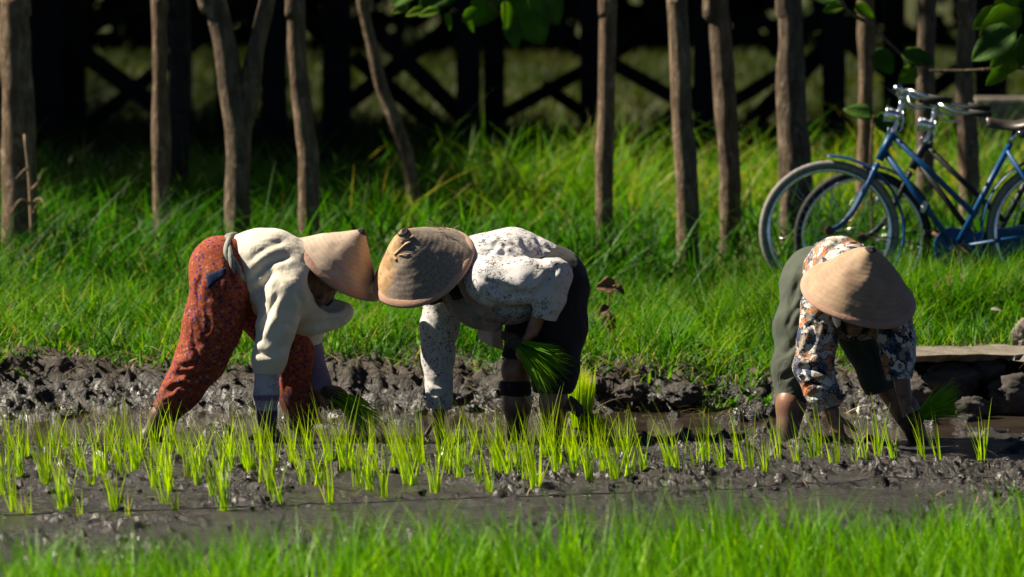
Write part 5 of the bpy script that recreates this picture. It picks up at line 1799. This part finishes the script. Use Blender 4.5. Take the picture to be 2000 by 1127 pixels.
s.rc(hc - unit(HAX) * .10 + unit(fw) * .03, hc - unit(HAX) * .12 + unit(fw) * .0, .05, .06, .04)
uf = unit(fw - unit(HAX) * np.dot(fw, unit(HAX)))
s.carve(hc + uf * .085 + unit(HAX) * .03, hc + uf * .095 - unit(HAX) * .060, .078, .072)
s.carve(hc + uf * .05 + unit(HAX) * .02, hc + uf * .06 - unit(HAX) * .055, .080, .070)
finish('head_scarf', s, M['scarf_purple'], p1, [(J['neck'], .12, A(.3, 1, -.5), 26, .010)], 12, .003)
# knotted cloth round the waist
cw = P(466, 520, YC); axw = unit(A(.95, 0, .25)); e1 = A(0, 1, 0); e2 = np.cross(axw, e1)
lp = []
for i in range(73):
    a = 2 * math.pi * i / 72
    lp.append(cw + e1 * .172 * math.cos(a) + e2 * .132 * math.sin(a) + axw * .02 * math.sin(2 * a))
bt = Geo()
for k in range(3):
    off = [q + (e1 * math.cos(i * .35 + k * 2.1) + axw * math.sin(i * .35 + k * 2.1)) * .009 for i, q in enumerate(lp)]
    bt.tube(off, .0125, 8)
bt.build('waist_cloth', M['belt_cloth'], p1, origin=o1)
hat(p1, o1, HC, HAX, .214, .208, 'straw_pale', 1.06, .4)
bundle('drooping bundle of rice seedlings in the left farmer far hand', P(652, 772, YC + .08), A(.85, -.15, -.42), .25, 150, .045, .012, seed=1, droop=.25)

# ================================================================== farmer in the middle
p2, o2 = person('farmer in white lace blouse and black trousers under a torn hat, bending to the left', 1060, 855, YC)
HC2, HAX2 = P(826, 521, 19.95), A(-.39, -.56, .73)
hc2 = HC2 - unit(HAX2) * .052
fw2 = A(-.62, -.25, -.70)
K = dict(pel=P(1076, 548, YC), waist=P(1050, 532, YC), mid=P(1000, 520, YC), ch=P(940, 535, YC), neck=P(890, 545, YC - .03),
         hn=P(1090, 565, YC - .08), kn=P(1082, 735, YC - .12), an=P(1084, 862, YC - .10), hf=P(1060, 575, YC + .08), kf=P(1008, 722, YC + .05), af=P(1010, 862, YC + .07),
         sn=P(930, 550, YC - .15), en=P(1082, 537, YC - .24), wn=P(1040, 648, YC - .22), sf=P(868, 580, YC + .13), ef=P(855, 695, YC + .14), wf=P(857, 806, YC + .10))
s = Solid(.0055)
s.chain([K['pel'], K['waist'], K['mid'], K['ch']], [.115, .100, .110, .105], .05).rc(K['ch'], K['neck'], .08, .055, .04)
s.chain([K['hn'], K['kn'], P(1082, 790, YC - .11), K['an']], [.088, .056, .055, .038], .03).chain([K['hf'], K['kf'], P(1010, 790, YC + .06), K['af']], [.085, .056, .055, .038], .03)
for k in ('an', 'af'): s.rc(K[k], K[k] + A(-.13, 0, -.045), .036, .026, .02)
s.chain([K['ch'] + A(0, -.08, 0), K['sn'], K['en'], K['wn']], [.06, .055, .042, .027], .03).chain([K['ch'] + A(0, .08, 0), K['sf'], K['ef'], K['wf']], [.06, .055, .042, .028], .03)
head(s, hc2, HAX2, fw2, K['neck'])
hand(s, K['wn'], A(-.65, .05, -.75), A(.5, -.1, -.8), .75, side=-1)
hand(s, K['wf'], A(.05, 0, -1), A(-.9, -.3, 0), .35, side=1)
finish('body', s, M['skin'], p2)
face_parts(p2, hc2, HAX2, fw2, o2)
s = Solid(.005)
s.el(K['pel'] + A(.0, 0, .0), (.142, .178, .146), .05).rc(K['pel'], K['waist'], .13, .118, .05)
s.chain([K['hn'] + A(.01, 0, 0), P(1092, 640, YC - .10), P(1084, 720, YC - .12), P(1080, 772, YC - .12)], [.122, .108, .090, .076], .05)
s.chain([K['hf'], P(1035, 640, YC + .07), P(1012, 700, YC + .05)], [.118, .095, .074], .05)
s.cut(P(1080, 766, YC - .12), A(-.05, 0, -1), .15).carve(P(1080, 755, YC - .12), P(1080, 800, YC - .12), .060, .064)
s.cut(P(1012, 700, YC + .05), A(-.1, 0, -1), .12)
finish('trousers', s, M['black_cloth'], p2, [(P(1090, 660, YC - .2), .14, A(.1, 0, -1), 16, .010), (P(1070, 600, YC - .2), .12, A(-.7, 0, -.7), 20, .012), (P(1030, 660, YC), .10, A(-.4, 0, -1), 20, .010)], 21, .004)
s = Solid(.006).rc(P(1006, 748, YC + .05), P(1008, 770, YC + .055), .064, .064, .02)
s.cut(P(1008, 772, YC + .055), A(0, 0, -1), .1).cut(P(1006, 744, YC + .05), A(0, 0, 1), .1)
finish('knee_band', s, M['black_cloth'], p2, [], 23, .003)
s = Solid(.005)
s.chain([P(1076, 540, YC), P(1040, 528, YC), P(1000, 516, YC), P(940, 528, YC), P(905, 540, YC - .01)], [.122, .126, .142, .138, .11], .05)
s.el(P(1000, 530, YC), (.14, .175, .135), .06).el(P(940, 545, YC), (.12, .185, .125), .06)
s.rc(P(990, 575, YC - .02), P(930, 585, YC), .115, .10, .06).rc(P(1020, 590, YC - .03), P(980, 592, YC), .075, .08, .05)
s.chain([P(935, 545, YC - .11), P(960, 552, YC - .18), P(1030, 545, YC - .225), K['en']], [.095, .088, .082, .070], .045)
s.chain([K['en'], P(1074, 580, YC - .235), P(1060, 632, YC - .225)], [.070, .062, .051], .03)
s.chain([P(900, 570, YC + .09), K['sf'], P(858, 640, YC + .14), K['ef'], P(858, 812, YC + .10)], [.095, .078, .072, .062, .051], .045)
s.cut(P(1061, 622, YC - .225), A(-.25, 0, -1), .09).carve(P(1064, 615, YC - .225), P(1050, 650, YC - .22), .038, .042)
s.cut(P(858, 799, YC + .10), A(0, 0, -1), .09).carve(P(858, 790, YC + .10), P(858, 830, YC + .10), .037, .041)
s.cut(P(1098, 525, YC), A(.94, 0, .12), .2)
s.cut(P(914, 574, YC - .14), A(-.76, 0, -.65), .125).carve(P(880, 590, YC - .15), P(905, 615, YC - .13), .075, .06)
finish('blouse', s, M['lace'], p2, [
    (P(1000, 480, YC - .1), .13, A(.4, .2, -1), 20, .005), (P(1060, 490, YC - .1), .10, A(.5, 0, -1), 24, .005), (P(950, 480, YC - .1), .12, A(1, 0, .4), 22, .005), (P(1080, 550, YC - .25), .08, A(-.6, 0, -1), 26, .008),
    (P(1010, 580, YC - .2), .12, A(1, 0, -.25), 20, .008), (P(1060, 590, YC - .25), .08, A(1, 0, .2), 26, .005), (P(930, 590, YC - .2), .11, A(.7, 0, -.8), 20, .008), (P(858, 640, YC + .1), .12, A(.3, 0, -1), 18, .005), (P(856, 740, YC + .1), .10, A(1, 0, .4), 24, .005)], 31, .004, lines=[([(928, 469), (960, 482), (982, 464)], 4, .008), ([(945, 499), (986, 478), (1018, 488)], 4, .009), ([(1018, 464), (1027, 485), (1050, 501)], 4, .009), ([(1026, 497), (1053, 508), (1086, 524)], 4, .012), ([(1050, 580), (1068, 545), (1090, 522)], 5, .014), ([(952, 560), (996, 574), (1046, 571)], 6, .015), ([(932, 536), (962, 554), (1004, 562)], 5, .010), ([(1054, 510), (1088, 503), (1113, 510)], 4, .009), ([(1050, 600), (1080, 597), (1098, 576)], 4, .009), ([(826, 615), (850, 640), (878, 662)], 4, .009), ([(828, 690), (856, 680), (880, 702)], 4, .008), ([(834, 740), (856, 752), (880, 742)], 4, .007), ([(970, 455), (985, 475), (980, 500)], 4, .007), ([(1045, 462), (1060, 480), (1085, 488)], 4, .008), ([(960, 590), (990, 604), (1030, 600)], 5, .010), ([(836, 775), (858, 768), (880, 778)], 3.5, .006)])
# head scarf below the chin, coloured black to give the shadow beside the face
s = Solid(.006)
u2 = unit(HAX2); f2 = unit(fw2 - u2 * np.dot(fw2, u2))
s.rc(hc2 - f2 * .018 + u2 * .01, hc2 + f2 * .022 - u2 * .03, .098, .086, .03).rc(hc2 - u2 * .05, K['neck'], .08, .088, .04)
s.carve(hc2 + f2 * .085 + u2 * .02, hc2 + f2 * .095 - u2 * .055, .066, .060)
finish('head_scarf', s, M['black_cloth'], p2, [], 33, .004)
sheet('shawl', [[P(896, 520, YC - .19), P(917, 566, YC - .205), P(950, 602, YC - .20), P(990, 622, YC - .17)],
                [P(891, 528, YC - .200), P(911, 573, YC - .212), P(944, 609, YC - .202), P(988, 628, YC - .170)],
                [P(887, 536, YC - .20), P(905, 580, YC - .215), P(938, 616, YC - .20), P(984, 633, YC - .16)]], M['shawl_lace'], p2, o2, wr=.009, seed=5, th=.003)
sheet('shawl_fold', [[P(872, 562, YC - .15), P(893, 598, YC - .18), P(930, 622, YC - .17), P(984, 630, YC - .15)],
                     [P(866, 570, YC - .165), P(888, 606, YC - .19), P(926, 632, YC - .175), P(980, 640, YC - .15)],
                     [P(860, 577, YC - .16), P(882, 614, YC - .19), P(922, 641, YC - .175), P(972, 647, YC - .15)]], M['shawl_lace'], p2, o2, wr=.012, seed=6, th=.003)
sheet('shawl_end', [[P(934, 640, YC - .12), P(958, 632, YC - .14), P(981, 625, YC - .12)], [P(932, 655, YC - .10), P(955, 652, YC - .13), P(981, 650, YC - .11)], [P(938, 664, YC - .11), P(960, 676, YC - .13), P(982, 684, YC - .11)]], M['scarf_pink'], p2, o2, wr=.008, seed=8, nu=16, nv=12)
h2 = hat(p2, o2, HC2, HAX2, .224, .215, 'straw_ruined', 1.22, 1.3)
# loose bamboo strips where the hat's cover is torn
inv = h2.rotation_euler.to_matrix().inverted()
for k, (uv, ln, w) in enumerate([(((782, 472), (800, 464), (808, 461)), 0, .007), (((770, 497), (790, 478), (802, 472)), 0, .006), (((752, 505), (782, 498), (800, 496)), 0, .0025), (((764, 484), (768, 500), (774, 508)), 0, .006)]):
    pts = []
    for (u, v) in uv:
        a = np.array((0, 0, CAM_H)); d = unit(P(u, v, 19.9) - a)
        # meet the cone
        q = None
        for t in np.linspace(19.4, 20.4, 500):
            w3 = inv @ Vector(a + d * t - HC2)
            r = math.hypot(w3.x, w3.y)
            if r < .224 and w3.z < .215 * (1 - (r / .224) ** 1.22) + .002: q = w3; break
        if q is not None: pts.append(np.array(q))
    if len(pts) == 3:
        c3 = bez(pts, 10); nr = []
        Gs = []
        for i, q in enumerate(c3):
            tdir = unit(c3[min(i + 1, 9)] - c3[max(i - 1, 0)]); nn = unit(A(q[0], q[1], .2)); sd_ = unit(np.cross(tdir, nn))
            Gs.append([q - sd_ * w, q + nn * .0015, q + sd_ * w])
        solid(Geo().grid(Gs).build('bamboo_strip', M['strip'], h2), .0015)
for k in range(9):
    b0 = np.array(inv @ Vector(P(868 + random.uniform(-14, 22), 449, 19.93) - HC2)); e_ = np.array(inv @ Vector(P(868 + random.uniform(-40, 40), 436 + random.uniform(-6, 6), 19.9) - HC2))
    Geo().tube([b0, (b0 + e_) / 2 + .002, e_], [.0012, .001, .0005], 4).build('loose_straw', M['strip'], h2)
bundle('fresh green bundle of rice seedlings in the near hand of the middle farmer', P(1012, 672, YC - .25), A(.78, -.25, -.50), .215, 260, .058, .014, seed=2, droop=.16)
bundle('tied bundle of rice seedlings standing in the mud behind the middle farmer', GP(1132, 850, 0.0) + A(0.01, .34, .0), A(.01, .05, 1), .255, 240, .018, .022, mat='seedling', seed=3, droop=.0)
bundle('slumped bundle of rice seedlings lying right of the standing bundle', GP(1120, 846, 0.03) + A(.02, -.05, .10), A(.55, -.1, -.5), .19, 120, .03, .012, seed=4, droop=.1)

# ================================================================== farmer on the right
YR = 19.72
p3, o3 = person('farmer in patterned blouse and olive shorts bending towards the camera on the right', 1600, 880, YR)
HC3, HAX3 = P(1677, 574, 19.42), A(.19, -.46, .865)
hc3 = HC3 - unit(HAX3) * .052 + A(0, .03, 0)
fw3 = A(.10, -.60, -.75)
Q3 = dict(pel=P(1592, 552, YR + .28), waist=P(1622, 535, YR + .15), mid=P(1645, 535, YR), ch=P(1665, 570, YR - .12), neck=P(1672, 588, YR - .22),
          hl=P(1578, 570, YR + .22), kl=P(1552, 710, YR + .04), al=P(1532, 880, YR - .08), hr=P(1648, 580, YR + .26), kr=P(1722, 735, YR + .14), ar=P(1800, 872, YR + .12),
          sl=P(1606, 600, YR - .14), el=P(1588, 715, YR - .20), wl=P(1626, 806, YR - .28), sr=P(1742, 602, YR - .14), er=P(1754, 700, YR - .18), wr=P(1768, 782, YR - .26))
s = Solid(.0055)
s.chain([Q3['pel'], Q3['waist'], Q3['mid'], Q3['ch']], [.115, .100, .108, .10], .05).rc(Q3['ch'], Q3['neck'], .08, .055, .04)
s.chain([Q3['hl'], Q3['kl'], P(1545, 790, YR - .02), Q3['al']], [.085, .058, .058, .040], .03).chain([Q3['hr'], Q3['kr'], P(1768, 800, YR + .12), Q3['ar']], [.085, .056, .053, .038], .03)
for k in ('al', 'ar'): s.rc(Q3[k], Q3[k] + A(.03, -.12, -.045), .036, .026, .02)
s.chain([Q3['ch'] + A(-.05, 0, 0), Q3['sl'], Q3['el'], Q3['wl']], [.06, .052, .042, .028], .03).chain([Q3['ch'] + A(.05, 0, 0), Q3['sr'], Q3['er'], Q3['wr']], [.06, .052, .042, .028], .03)
head(s, hc3, HAX3, fw3, Q3['neck'])
hand(s, Q3['wl'], A(.28, -.1, -1), A(.8, .5, .2), .45, side=1)
hand(s, Q3['wr'], A(.12, -.15, -1), A(.75, -.3, .1), .85, side=-1)
finish('body', s, M['skin'], p3)
face_parts(p3, hc3, HAX3, fw3, o3)
s = Solid(.005)
s.el(Q3['pel'], (.135, .15, .145), .05).rc(Q3['pel'], Q3['waist'], .128, .112, .05)
s.chain([Q3['hl'], P(1560, 640, YR + .13), P(1551, 720, YR + .03), P(1548, 785, YR - .01)], [.115, .098, .082, .070], .05)
s.chain([Q3['hr'], P(1690, 660, YR + .2), P(1722, 735, YR + .14), P(1736, 765, YR + .13)], [.115, .095, .080, .070], .05)
s.cut(P(1548, 783, YR - .01), A(-.08, 0, -1), .13).carve(P(1549, 772, YR), P(1546, 815, YR - .02), .058, .062)
s.cut(P(1733, 757, YR + .13), A(.4, 0, -1), .12)
finish('shorts', s, M['olive'], p3, [(P(1560, 560, YR), .12, A(-.25, 0, -1), 20, .014), (P(1545, 660, YR - .1), .12, A(.5, 0, -1), 20, .016), (P(1548, 730, YR - .1), .10, A(.9, 0, .5), 22, .012), (P(1690, 680, YR), .12, A(.4, 0, -1), 18, .010)], 41, .004, lines=[([(1540, 610), (1558, 560), (1582, 518)], 5, .010), ([(1530, 694), (1553, 670), (1578, 640)], 5, .013), ([(1528, 742), (1548, 724), (1574, 700)], 5, .011), ([(1536, 640), (1550, 610), (1572, 590)], 4, .009), ([(1548, 575), (1560, 540), (1572, 515)], 4, .007), ([(1690, 670), (1705, 700), (1712, 740)], 5, .009)])
s = Solid(.005)
s.chain([P(1612, 532, YR + .18), P(1640, 526, YR + .05), P(1660, 560, YR - .1), P(1670, 580, YR - .18)], [.115, .125, .125, .10], .05)
s.el(P(1668, 590, YR - .10), (.155, .12, .145), .06).rc(P(1640, 610, YR - .06), P(1715, 610, YR - .06), .10, .10, .05)
s.chain([P(1635, 590, YR - .12), Q3['sl'], P(1596, 660, YR - .18), Q3['el'], P(1602, 760, YR - .24), P(1632, 812, YR - .28)], [.09, .078, .076, .074, .062, .052], .045)
s.chain([P(1715, 590, YR - .12), Q3['sr'], P(1752, 660, YR - .17), Q3['er'], P(1758, 755, YR - .22)], [.085, .072, .069, .060, .052], .045)
s.cut(P(1622, 796, YR - .27), A(.42, -.1, -1), .085).carve(P(1616, 786, YR - .26), P(1640, 830, YR - .29), .037, .042)
s.cut(P(1756, 742, YR - .21), A(.1, -.1, -1), .085).carve(P(1755, 735, YR - .21), P(1764, 775, YR - .25), .037, .042)
s.cut(P(1606, 520, YR + .20), A(-.75, .7, 0), .2)
finish('blouse', s, M['batik'], p3, [
    (P(1640, 500, YR), .13, A(.8, .5, .3), 22, .012), (P(1590, 650, YR - .25), .10, A(.1, 0, -1), 20, .014), (P(1590, 730, YR - .28), .09, A(1, 0, -.3), 26, .018), (P(1605, 770, YR - .3), .07, A(1, 0, .3), 30, .012),
    (P(1752, 650, YR - .25), .10, A(.1, 0, -1), 20, .012), (P(1754, 715, YR - .25), .08, A(1, 0, .2), 28, .012), (P(1675, 640, YR - .2), .12, A(.2, .2, -1), 18, .014)], 51, .005, lines=[([(1552, 722), (1588, 718), (1620, 730)], 5, .014), ([(1570, 757), (1595, 748), (1620, 757)], 4, .011), ([(1578, 776), (1609, 767), (1632, 780)], 4, .009), ([(1572, 610), (1590, 650), (1572, 702)], 5, .010), ([(1622, 628), (1608, 680), (1612, 712)], 5, .010), ([(1728, 690), (1755, 684), (1780, 695)], 4, .010), ([(1733, 716), (1758, 723), (1778, 712)], 4, .008), ([(1735, 630), (1748, 655), (1742, 685)], 5, .009), ([(1650, 640), (1680, 655), (1712, 642)], 5, .010), ([(1600, 495), (1630, 482), (1660, 474)], 4, .006)])
s = Solid(.006)
u3 = unit(HAX3); f3 = unit(fw3 - u3 * np.dot(fw3, u3))
s.rc(hc3 - f3 * .018 + u3 * .01, hc3 + f3 * .022 - u3 * .03, .098, .086, .03).rc(hc3 - u3 * .05, Q3['neck'], .078, .075, .04)
s.carve(hc3 + f3 * .085 + u3 * .02, hc3 + f3 * .095 - u3 * .055, .066, .060)
finish('head_scarf', s, M['black_cloth'], p3, [], 53, .004)
hat(p3, o3, HC3, HAX3, .232, .222, 'straw_gold', 1.32, 2.2)
bundle('small bundle of rice seedlings pointing right from the right farmer hand', P(1790, 816, YR - .30), A(.84, -.10, .50), .215, 170, .046, .010, seed=6, droop=.08)
